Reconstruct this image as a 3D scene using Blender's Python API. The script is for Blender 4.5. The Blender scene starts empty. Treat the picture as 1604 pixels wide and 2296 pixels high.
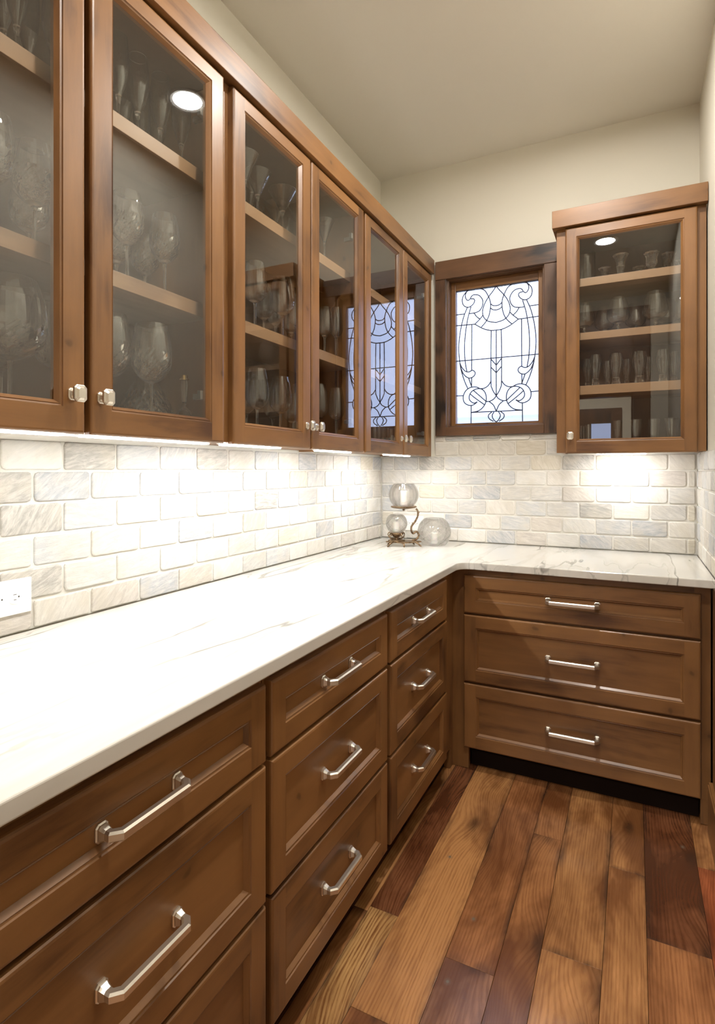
import bpy, bmesh, math, random
from mathutils import Vector, Matrix
random.seed(7)
S = bpy.context.scene
PI = math.pi

# ---------------------------------------------------------------- camera
cd = bpy.data.cameras.new('camera'); cam = bpy.data.objects.new('camera', cd); S.collection.objects.link(cam)
cam.location = (1.367, -3.095, 1.316); cam.rotation_euler = (PI/2, 0, math.radians(26.291))
cd.sensor_fit = 'HORIZONTAL'; cd.sensor_width = 36; cd.lens = 36*1257/1604; cd.shift_y = -94/1604
cd.clip_start = .02; cd.clip_end = 100
S.camera = cam

# ---------------------------------------------------------------- world (overcast bluish daylight)
w = bpy.data.worlds.new('world'); S.world = w; w.use_nodes = True
bg = w.node_tree.nodes['Background']; bg.inputs[0].default_value = (.60, .70, 1.0, 1); bg.inputs[1].default_value = 3.9

# ---------------------------------------------------------------- exposure
S.view_settings.view_transform = 'Standard'; S.view_settings.look = 'None'
S.view_settings.exposure = 0.0; S.view_settings.gamma = 1; S.view_settings.use_curve_mapping = False
CAN = 560.0      # radiance of the recessed ceiling lamps
LED = 190.0        # radiance of the under-cabinet bars
ROOM = 120.0      # power (W) of the added fill light behind the camera

def lamp(name, kind, loc, rot, power, size, col, sy=None):
    l = bpy.data.lights.new(name, kind); o = bpy.data.objects.new(name, l); S.collection.objects.link(o)
    o.location = loc; o.rotation_euler = rot; l.energy = power; l.color = col
    if kind == 'AREA':
        l.size = size
        if sy: l.shape = 'RECTANGLE'; l.size_y = sy
        else: l.shape = 'DISK'
    else: l.shadow_soft_size = size
    return o
lamp('hall_fill', 'AREA', (.6, -5.2, 3.0), (0, 0, 0), ROOM, .5, (1, .93, .83))  # added fill light in the unseen hall, no fixture modelled

S.cycles.max_bounces = 16; S.cycles.diffuse_bounces = 5; S.cycles.glossy_bounces = 6; S.cycles.transmission_bounces = 16; S.cycles.transparent_max_bounces = 32
S.cycles.use_denoising = True; S.cycles.sample_clamp_indirect = 6

# ---------------------------------------------------------------- node helpers
def mat(name):
    m = bpy.data.materials.new(name); m.use_nodes = True; nt = m.node_tree
    for n in list(nt.nodes):
        if n.type != 'OUTPUT_MATERIAL': nt.nodes.remove(n)
    return m, nt
def N(nt, t, **kw):
    n = nt.nodes.new(t)
    for k, v in kw.items():
        if k.startswith('i_'):
            key = k[2:].replace('_', ' ')
            n.inputs[key if not key.isdigit() else int(key)].default_value = v
        else: setattr(n, k, v)
    return n
def L(nt, a, b): nt.links.new(a, b)
def ramp(nt, fac, stops):
    r = N(nt, 'ShaderNodeValToRGB'); e = r.color_ramp.elements
    while len(e) < len(stops): e.new(.5)
    for i, (p, c) in enumerate(stops):
        e[i].position = p; e[i].color = c if len(c) == 4 else (*c, 1)
    L(nt, fac, r.inputs[0]); return r.outputs[0]
def mathn(nt, op, a, b=None, c=None):
    n = N(nt, 'ShaderNodeMath', operation=op)
    for i, v in enumerate((a, b, c)):
        if v is None: continue
        if isinstance(v, (int, float)): n.inputs[i].default_value = v
        else: L(nt, v, n.inputs[i])
    return n.outputs[0]
def mixc(nt, fac, a, b, mode='MIX'):
    n = N(nt, 'ShaderNodeMix', data_type='RGBA', blend_type=mode)
    for s, v in ((0, fac), (6, a), (7, b)):
        if isinstance(v, (int, float)): n.inputs[s].default_value = v
        elif isinstance(v, tuple): n.inputs[s].default_value = v if len(v) == 4 else (*v, 1)
        else: L(nt, v, n.inputs[s])
    return n.outputs[2]
def principled(nt, **kw):
    p = N(nt, 'ShaderNodeBsdfPrincipled'); L(nt, p.outputs[0], nt.nodes['Material Output'].inputs[0])
    for k, v in kw.items(): p.inputs[k].default_value = v
    return p
def coords(nt, scale, rand=True):
    tc = N(nt, 'ShaderNodeTexCoord'); mp = N(nt, 'ShaderNodeMapping'); mp.inputs['Scale'].default_value = scale
    if rand:
        oi = N(nt, 'ShaderNodeObjectInfo'); m = N(nt, 'ShaderNodeVectorMath', operation='SCALE')
        cx = N(nt, 'ShaderNodeCombineXYZ'); L(nt, oi.outputs['Random'], cx.inputs[0])
        L(nt, mathn(nt, 'MULTIPLY', oi.outputs['Random'], 7.31), cx.inputs[1]); L(nt, mathn(nt, 'MULTIPLY', oi.outputs['Random'], 3.77), cx.inputs[2])
        L(nt, cx.outputs[0], m.inputs[0]); m.inputs['Scale'].default_value = 23
        a = N(nt, 'ShaderNodeVectorMath', operation='ADD'); L(nt, tc.outputs['Object'], a.inputs[0]); L(nt, m.outputs[0], a.inputs[1])
        L(nt, a.outputs[0], mp.inputs[0])
    else: L(nt, tc.outputs['Object'], mp.inputs[0])
    return mp.outputs[0]
def noise(nt, vec, scale, detail=4, rough=.55, dist=0):
    n = N(nt, 'ShaderNodeTexNoise'); L(nt, vec, n.inputs['Vector'])
    n.inputs['Scale'].default_value = scale; n.inputs['Detail'].default_value = detail
    n.inputs['Roughness'].default_value = rough; n.inputs['Distortion'].default_value = dist
    return n.outputs[0]
def bump(nt, h, p, strength, dist=.002):
    b = N(nt, 'ShaderNodeBump'); b.inputs['Strength'].default_value = strength; b.inputs['Distance'].default_value = dist
    L(nt, h, b.inputs['Height']); L(nt, b.outputs[0], p.inputs['Normal'])

def wood(name, dark, lightc, axis, rough=.38, knots=True, mott=.85, coat=.10):
    m, nt = mat(name)
    sc = [1, 1, 1]; sc[axis] = .10
    v = coords(nt, tuple(sc))
    g = noise(nt, v, 42, 6, .65, .6)                       # fine grain
    b = noise(nt, v, 7, 3, .5, 1.2)                        # bands
    sc2 = [1, 1, 1]; sc2[axis] = .45
    v2 = coords(nt, tuple(sc2)); mt = noise(nt, v2, 4.5, 3, .6)
    f = mathn(nt, 'ADD', mathn(nt, 'MULTIPLY', g, .30), mathn(nt, 'ADD', mathn(nt, 'MULTIPLY', b, .4), mathn(nt, 'SUBTRACT', mathn(nt, 'MULTIPLY', mt, mott), (mott-.5)*.5)))
    col = ramp(nt, f, [(.40, dark), (.54, tuple(a*.38+c*.62 for a, c in zip(dark, lightc))), (.76, lightc)])
    if knots:
        vo = N(nt, 'ShaderNodeTexVoronoi'); vo.inputs['Scale'].default_value = 3.1; vo.inputs['Randomness'].default_value = 1
        v3 = coords(nt, (1, 1, 1))
        sp = N(nt, 'ShaderNodeSeparateXYZ'); L(nt, v3, sp.inputs[0]); cb = N(nt, 'ShaderNodeCombineXYZ')
        L(nt, mathn(nt, 'ADD', sp.outputs[0], sp.outputs[1]), cb.inputs[0]); L(nt, sp.outputs[2], cb.inputs[1])
        vo.voronoi_dimensions = '2D'
        wv = N(nt, 'ShaderNodeVectorMath', operation='ADD'); L(nt, cb.outputs[0], wv.inputs[0])
        nn = N(nt, 'ShaderNodeTexNoise'); nn.inputs['Scale'].default_value = 14; L(nt, v3, nn.inputs['Vector'])
        sv = N(nt, 'ShaderNodeVectorMath', operation='SCALE'); sv.inputs['Scale'].default_value = .05; L(nt, nn.outputs['Color'], sv.inputs[0]); L(nt, sv.outputs[0], wv.inputs[1])
        L(nt, wv.outputs[0], vo.inputs['Vector'])
        k = ramp(nt, vo.outputs['Distance'], [(0.0, (1, 1, 1)), (.020, (.8, .8, .8)), (.032, (.35, .35, .35)), (.10, (.12, .12, .12)), (.22, (0, 0, 0))])
        col = mixc(nt, mathn(nt, 'MULTIPLY', k, .6), col, tuple(c*.28 for c in dark))
    p = principled(nt, Roughness=rough); L(nt, col, p.inputs['Base Color'])
    p.inputs['Coat Weight'].default_value = coat; p.inputs['Coat Roughness'].default_value = .18
    bump(nt, g, p, .12, .001)
    return m
A_D, A_L = (.078, .031, .010), (.250, .117, .038)
WX = wood('alder_grain_x', A_D, A_L, 0); WY = wood('alder_grain_y', A_D, A_L, 1); WZ = wood('alder_grain_z', A_D, A_L, 2)
TX = wood('rustic_trim_grain_x', (.016, .009, .006), (.15, .072, .033), 0, .4, True, 1.3); TZ = wood('rustic_trim_grain_z', (.016, .009, .006), (.15, .072, .033), 2, .4, True, 1.3)
SH = wood('shelf_edge_maple', (.20, .105, .05), (.34, .195, .10), 1, .45, False); SHX = wood('shelf_edge_maple_x', (.20, .105, .05), (.34, .195, .10), 0, .45, False)
INT = wood('cabinet_interior', (.085, .045, .024), (.14, .075, .038), 2, .5, False)
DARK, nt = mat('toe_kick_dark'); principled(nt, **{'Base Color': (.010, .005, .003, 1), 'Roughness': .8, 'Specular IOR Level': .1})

def paint(name, c):
    m, nt = mat(name); p = principled(nt, Roughness=.85); p.inputs['Base Color'].default_value = (*c, 1)
    v = coords(nt, (1, 1, 1), False); bump(nt, noise(nt, v, 120, 3), p, .12, .001); return m
PAINT = paint('wall_paint_cream', (.73, .70, .605)); CEIL = paint('ceiling_paint_cream', (.76, .73, .65))

# natural stone tile: the tint of each tile is its object colour
TILE, nt = mat('tumbled_quartzite')
oi = N(nt, 'ShaderNodeObjectInfo'); v = coords(nt, (1, 1, 1))
vr = N(nt, 'ShaderNodeVectorRotate', rotation_type='AXIS_ANGLE'); vr.inputs['Axis'].default_value = (.7, .7, 0); L(nt, v, vr.inputs['Vector']); L(nt, mathn(nt, 'MULTIPLY_ADD', oi.outputs['Random'], 1.5, -1.3), vr.inputs['Angle'])
mp = N(nt, 'ShaderNodeMapping'); mp.inputs['Scale'].default_value = (1, 1, 5.5); L(nt, vr.outputs[0], mp.inputs[0])
st = noise(nt, mp.outputs[0], 17, 6, .75, .5); bl = noise(nt, v, 13, 3, .5)
c1 = mixc(nt, ramp(nt, st, [(.40, (0, 0, 0)), (.66, (1, 1, 1))]), oi.outputs['Color'], mixc(nt, .5, oi.outputs['Color'], (.80, .76, .68)))
c2 = mixc(nt, ramp(nt, bl, [(.45, (0, 0, 0)), (.7, (.45, .45, .45))]), c1, (.54, .49, .39))
c2 = mixc(nt, ramp(nt, st, [(.28, (.5, .5, .5)), (.36, (0, 0, 0))]), c2, (.34, .32, .29))
p = principled(nt, Roughness=.5); L(nt, c2, p.inputs['Base Color']); bump(nt, mathn(nt, 'ADD', st, bl), p, .5, .004)
GROUT, nt = mat('grout'); p = principled(nt, Roughness=.9); p.inputs['Base Color'].default_value = (.66, .635, .57, 1)
bump(nt, noise(nt, coords(nt, (1, 1, 1), False), 300, 2), p, .2, .001)

# quartzite worktop
TOP, nt = mat('white_quartzite'); v = coords(nt, (1, 1, 1), False)
mp = N(nt, 'ShaderNodeMapping'); mp.inputs['Rotation'].default_value = (0, 0, .22); mp.inputs['Scale'].default_value = (2.3, .38, 1.2); L(nt, v, mp.inputs[0])
n1 = noise(nt, mp.outputs[0], 1.6, 5, .45, .15); n2 = noise(nt, mp.outputs[0], 3.1, 5, .45, .2)
v1 = ramp(nt, mathn(nt, 'ABSOLUTE', mathn(nt, 'SUBTRACT', n1, .5)), [(0, (.9, .9, .9)), (.0035, (.8, .8, .8)), (.010, (0, 0, 0))])
v2 = ramp(nt, mathn(nt, 'ABSOLUTE', mathn(nt, 'SUBTRACT', n2, .46)), [(0, (.35, .35, .35)), (.0035, (.4, .4, .4)), (.009, (0, 0, 0))])
gate = ramp(nt, noise(nt, v, 2.6, 2), [(.36, (0, 0, 0)), (.52, (1, 1, 1))])
base = mixc(nt, ramp(nt, n1, [(.35, (0, 0, 0)), (.75, (1, 1, 1))]), (.64, .625, .58), (.56, .53, .46))
base = mixc(nt, mathn(nt, 'MULTIPLY', ramp(nt, mathn(nt, 'ABSOLUTE', mathn(nt, 'SUBTRACT', n2, .5)), [(0, (1, 1, 1)), (.05, (0, 0, 0))]), .30), base, (.40, .385, .34))
base = mixc(nt, mathn(nt, 'MULTIPLY', mathn(nt, 'MAXIMUM', v1, v2), gate), base, (.15, .145, .13))
p = principled(nt, Roughness=.12); L(nt, base, p.inputs['Base Color']); p.inputs['Coat Weight'].default_value = .3; p.inputs['Coat Roughness'].default_value = .05

# reclaimed oak: tint = object colour, alpha = grain contrast
OAK, nt = mat('reclaimed_oak'); oi = N(nt, 'ShaderNodeObjectInfo')
v3 = coords(nt, (1, .42, 1)); vo = N(nt, 'ShaderNodeTexVoronoi'); vo.voronoi_dimensions = '2D'; vo.inputs['Scale'].default_value = 4.2; L(nt, v3, vo.inputs['Vector'])
kd = vo.outputs['Distance']
v = coords(nt, (1, .05, 1))
off = N(nt, 'ShaderNodeCombineXYZ'); L(nt, mathn(nt, 'MULTIPLY', mathn(nt, 'SMOOTH_MIN', kd, .35, .2), .16), off.inputs[0])
ad = N(nt, 'ShaderNodeVectorMath', operation='ADD'); L(nt, v, ad.inputs[0]); L(nt, off.outputs[0], ad.inputs[1])
wv = N(nt, 'ShaderNodeTexWave', wave_type='BANDS', bands_direction='X'); L(nt, ad.outputs[0], wv.inputs['Vector'])
wv.inputs['Scale'].default_value = 34; wv.inputs['Distortion'].default_value = 7; wv.inputs['Detail'].default_value = 4; wv.inputs['Detail Scale'].default_value = 1.1; wv.inputs['Detail Roughness'].default_value = .62
fine = noise(nt, ad.outputs[0], 190, 6, .8, .4); big = noise(nt, coords(nt, (1, .3, 1)), 5.5, 4, .6, .5)
lines_ = mathn(nt, 'ADD', mathn(nt, 'MULTIPLY', wv.outputs['Fac'], .15), mathn(nt, 'ADD', mathn(nt, 'MULTIPLY', fine, .60), mathn(nt, 'MULTIPLY', noise(nt, ad.outputs[0], 62, 5, .7, .8), .35)))
lr = ramp(nt, lines_, [(.42, (0, 0, 0)), (.60, (1, 1, 1))])
dk = mixc(nt, 1, oi.outputs['Color'], (.40, .27, .20), 'MULTIPLY'); lt = mixc(nt, 1, oi.outputs['Color'], (1.12, 1.08, 1.0), 'MULTIPLY')
inv = mathn(nt, 'SUBTRACT', 1.0, lr); fac = mathn(nt, 'SUBTRACT', 1.0, mathn(nt, 'MULTIPLY', inv, oi.outputs['Alpha']))
col = mixc(nt, fac, dk, lt)
col = mixc(nt, ramp(nt, big, [(.42, (.85, .85, .85)), (.60, (0, 0, 0))]), col, mixc(nt, 1, oi.outputs['Color'], (.34, .24, .18), 'MULTIPLY'))
tg = N(nt, 'ShaderNodeTexCoord'); sg = N(nt, 'ShaderNodeSeparateXYZ'); L(nt, tg.outputs['Generated'], sg.inputs[0])
ex = mathn(nt, 'ABSOLUTE', mathn(nt, 'SUBTRACT', sg.outputs[0], .5)); ey = mathn(nt, 'ABSOLUTE', mathn(nt, 'SUBTRACT', sg.outputs[1], .5))
edge = mathn(nt, 'MAXIMUM', ramp(nt, ex, [(.36, (0, 0, 0)), (.5, (1, 1, 1))]), ramp(nt, ey, [(.475, (0, 0, 0)), (.5, (1, 1, 1))]))
edge = mathn(nt, 'MULTIPLY', edge, ramp(nt, noise(nt, coords(nt, (1, .35, 1)), 9, 4, .65), [(.45, (0, 0, 0)), (.62, (1, 1, 1))]))
col = mixc(nt, mathn(nt, 'MULTIPLY', edge, .8), col, (.045, .022, .013))
vn = N(nt, 'ShaderNodeTexVoronoi'); vn.voronoi_dimensions = '2D'; vn.inputs['Scale'].default_value = 5.3; L(nt, coords(nt, (1, .8, 1)), vn.inputs['Vector'])
sv_ = N(nt, 'ShaderNodeSeparateColor'); L(nt, vn.outputs['Color'], sv_.inputs[0])
col = mixc(nt, mathn(nt, 'MULTIPLY', mathn(nt, 'GREATER_THAN', sv_.outputs[0], .72), ramp(nt, vn.outputs['Distance'], [(.014, (1, 1, 1)), (.024, (.35, .35, .35)), (.06, (0, 0, 0))])), col, (.15, .12, .085))
kk = ramp(nt, mathn(nt, 'ADD', kd, mathn(nt, 'MULTIPLY', fine, .06)), [(.03, (1, 1, 1)), (.075, (.8, .8, .8)), (.13, (.28, .28, .28)), (.26, (0, 0, 0))])
col = mixc(nt, mathn(nt, 'MULTIPLY', kk, .8), col, (.035, .015, .008))
p = principled(nt, Roughness=.27); L(nt, col, p.inputs['Base Color']); bump(nt, mathn(nt, 'ADD', lines_, big), p, .22, .0015)
p.inputs['Coat Weight'].default_value = .35; p.inputs['Coat Roughness'].default_value = .16

NICKEL, nt = mat('satin_nickel'); principled(nt, **{'Base Color': (.80, .76, .67, 1), 'Metallic': 1.0, 'Roughness': .36})
BRONZE, nt = mat('antique_bronze'); p = principled(nt, Metallic=.85, Roughness=.45)
L(nt, ramp(nt, noise(nt, coords(nt, (1, 1, 1)), 60, 3), [(.35, (.10, .06, .03)), (.65, (.32, .22, .13))]), p.inputs['Base Color'])
LEAD, nt = mat('lead_came_metal'); principled(nt, **{'Base Color': (.06, .06, .085, 1), 'Metallic': .4, 'Roughness': .5})
PLASTIC, nt = mat('white_plastic'); principled(nt, **{'Base Color': (.85, .84, .80, 1), 'Roughness': .3})
SLOT, nt = mat('outlet_slot_dark'); principled(nt, **{'Base Color': (.05, .05, .05, 1), 'Roughness': .6})
WAX, nt = mat('white_wax'); principled(nt, **{'Base Color': (.88, .86, .80, 1), 'Roughness': .5, 'Subsurface Weight': .2})
GOLD, nt = mat('gold_trim'); principled(nt, **{'Base Color': (.85, .6, .25, 1), 'Metallic': 1.0, 'Roughness': .2})
WHITEM, nt = mat('white_enamel'); principled(nt, **{'Base Color': (.85, .84, .80, 1), 'Roughness': .4})
ROOF, nt = mat('grey_shingle'); principled(nt, **{'Base Color': (.66, .70, .76, 1), 'Roughness': .9})
GRASS, nt = mat('lawn'); p = principled(nt, Roughness=1); L(nt, ramp(nt, noise(nt, coords(nt, (1, 1, 1), False), 3, 4), [(.3, (.20, .24, .18)), (.7, (.36, .38, .30))]), p.inputs['Base Color'])
def emit(name, c, s):
    m, nt = mat(name); e = N(nt, 'ShaderNodeEmission'); e.inputs[0].default_value = (*c, 1); e.inputs[1].default_value = s
    L(nt, e.outputs[0], nt.nodes['Material Output'].inputs[0]); return m
CANE = emit('ceiling_lamp_light', (1, .95, .885), CAN); LEDE = emit('led_bar_light', (1, 1, 1), LED); LEDN = emit('led_bar_light_dim', (1, 1, 1), LED*.33)

def glass(name, clear, ior=1.5, tint=(1, 1, 1), rough=0, bmp=None):
    """real glass; the share `clear` lets light straight through like thin window glass"""
    m, nt = mat(name); g = N(nt, 'ShaderNodeBsdfGlass'); g.inputs['IOR'].default_value = ior; g.inputs['Roughness'].default_value = rough; g.inputs[0].default_value = (*tint, 1)
    t = N(nt, 'ShaderNodeBsdfTransparent'); mx = N(nt, 'ShaderNodeMixShader'); mx.inputs[0].default_value = clear
    L(nt, g.outputs[0], mx.inputs[1]); L(nt, t.outputs[0], mx.inputs[2]); L(nt, mx.outputs[0], nt.nodes['Material Output'].inputs[0])
    if bmp:
        b = N(nt, 'ShaderNodeBump'); b.inputs['Strength'].default_value = bmp[1]; b.inputs['Distance'].default_value = bmp[2]
        vo = N(nt, 'ShaderNodeTexVoronoi'); vo.feature = 'SMOOTH_F1'; vo.inputs['Scale'].default_value = bmp[0]; L(nt, coords(nt, bmp[3]), vo.inputs['Vector'])
        L(nt, vo.outputs['Distance'], b.inputs['Height']); L(nt, b.outputs[0], g.inputs['Normal'])
    return m
GLOBE = glass('clear_globe_glass', .6, 1.45); CRYSTAL = glass('clear_crystal', .12, 1.72)
PANEA = glass('hammered_window_glass', .35, 1.45, (.95, .97, 1), 0, (75, .6, .004, (1, 1, 1)))
PANEB = glass('rippled_window_glass', .35, 1.45, (.95, .97, 1), 0, (42, .6, .006, (.6, 1, 1.8)))
PANEC = glass('clear_window_glass', .5, 1.45, (.97, .98, 1))
CABG, nt = mat('cabinet_door_glass')
fr = N(nt, 'ShaderNodeFresnel'); fr.inputs['IOR'].default_value = 2.0
t = N(nt, 'ShaderNodeBsdfTransparent'); g = N(nt, 'ShaderNodeBsdfGlossy'); g.inputs['Roughness'].default_value = 0
t.inputs[0].default_value = (.97, .98, .97, 1); g.inputs[0].default_value = (1, 1, 1, 1)
mx = N(nt, 'ShaderNodeMixShader'); ge = N(nt, 'ShaderNodeNewGeometry'); L(nt, mathn(nt, 'MULTIPLY', fr.outputs[0], mathn(nt, 'SUBTRACT', 1.0, ge.outputs['Backfacing'])), mx.inputs[0]); L(nt, t.outputs[0], mx.inputs[1]); L(nt, g.outputs[0], mx.inputs[2]); L(nt, mx.outputs[0], nt.nodes['Material Output'].inputs[0])

# ---------------------------------------------------------------- mesh helpers
class MB:
    """collects polygons; every face keeps its own material slot"""
    def __init__(s): s.v = []; s.f = []; s.m = []
    def poly(s, pts, m=0):
        i = len(s.v); s.v += [tuple(p) for p in pts]; s.f.append(tuple(range(i, i+len(pts)))); s.m.append(m)
    def box(s, a, b, m=0, c=0):
        x0, y0, z0 = [min(p, q) for p, q in zip(a, b)]; x1, y1, z1 = [max(p, q) for p, q in zip(a, b)]
        bm = bmesh.new(); bmesh.ops.create_cube(bm, size=1, matrix=Matrix.Translation(((x0+x1)/2, (y0+y1)/2, (z0+z1)/2)) @ Matrix.Diagonal((x1-x0, y1-y0, z1-z0, 1)))
        if c: bmesh.ops.bevel(bm, geom=bm.edges[:], offset=c, segments=2, affect='EDGES', profile=.6)
        s.add(bm, m)
    def add(s, bm, m=0):
        i = len(s.v); bm.verts.ensure_lookup_table(); bm.verts.index_update()
        s.v += [tuple(v.co) for v in bm.verts]
        for f in bm.faces: s.f.append(tuple(i+v.index for v in f.verts)); s.m.append(m)
        bm.free()
    def build(s, name, mats, parent=None, smooth=False, origin=None, weld=False):
        me = bpy.data.meshes.new(name); vs = s.v
        if origin: vs = [(x-origin[0], y-origin[1], z-origin[2]) for x, y, z in vs]
        me.from_pydata(vs, [], s.f)
        for m in (mats if isinstance(mats, (list, tuple)) else [mats]): me.materials.append(m)
        for p, mi in zip(me.polygons, s.m): p.material_index = mi; p.use_smooth = smooth
        if weld:
            bm = bmesh.new(); bm.from_mesh(me); bmesh.ops.remove_doubles(bm, verts=bm.verts[:], dist=1e-5)
            if weld != 'keep': bmesh.ops.recalc_face_normals(bm, faces=bm.faces[:]); bm.to_mesh(me); bm.free()
        me.update()
        o = bpy.data.objects.new(name, me); S.collection.objects.link(o)
        if origin: o.location = origin
        if parent: o.parent = parent
        return o
def tag(o, label, cat, group=None):
    o['label'] = label; o['category'] = cat
    if group: o['group'] = group
    return o
def thing(name, label, cat, loc=(0, 0, 0), group=None):
    o = bpy.data.objects.new(name, None); S.collection.objects.link(o); o.location = loc; o.empty_display_size = .05
    return tag(o, label, cat, group)
def struct(o): o['kind'] = 'structure'; return o
def sempty(name):
    o = bpy.data.objects.new(name, None); S.collection.objects.link(o); o['kind'] = 'structure'; return o
def copy_to(src, parent=None, loc=None):
    c = src.copy(); S.collection.objects.link(c); c.parent = parent
    if loc is not None: c.location = loc
    for ch in src.children: copy_to(ch, c)
    return c

# wall frames: (u along the wall, v up, n out of the wall) -> world
def FL(base=0): return lambda u, v, n: (base+n, u, v)            # left wall, faces +x
def FB(base=0): return lambda u, v, n: (u, base-n, v)            # back wall, faces -y
def FR(base=1.645): return lambda u, v, n: (base-n, -u, v)       # right wall, faces -x (u = -y)
def FF(base): return lambda u, v, n: (-u, base+n, v)             # faces +y  (u = -x)

STEEL, nt = mat('hinge_steel'); principled(nt, **{'Base Color': (.42, .41, .38, 1), 'Metallic': 1.0, 'Roughness': .45})

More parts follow.
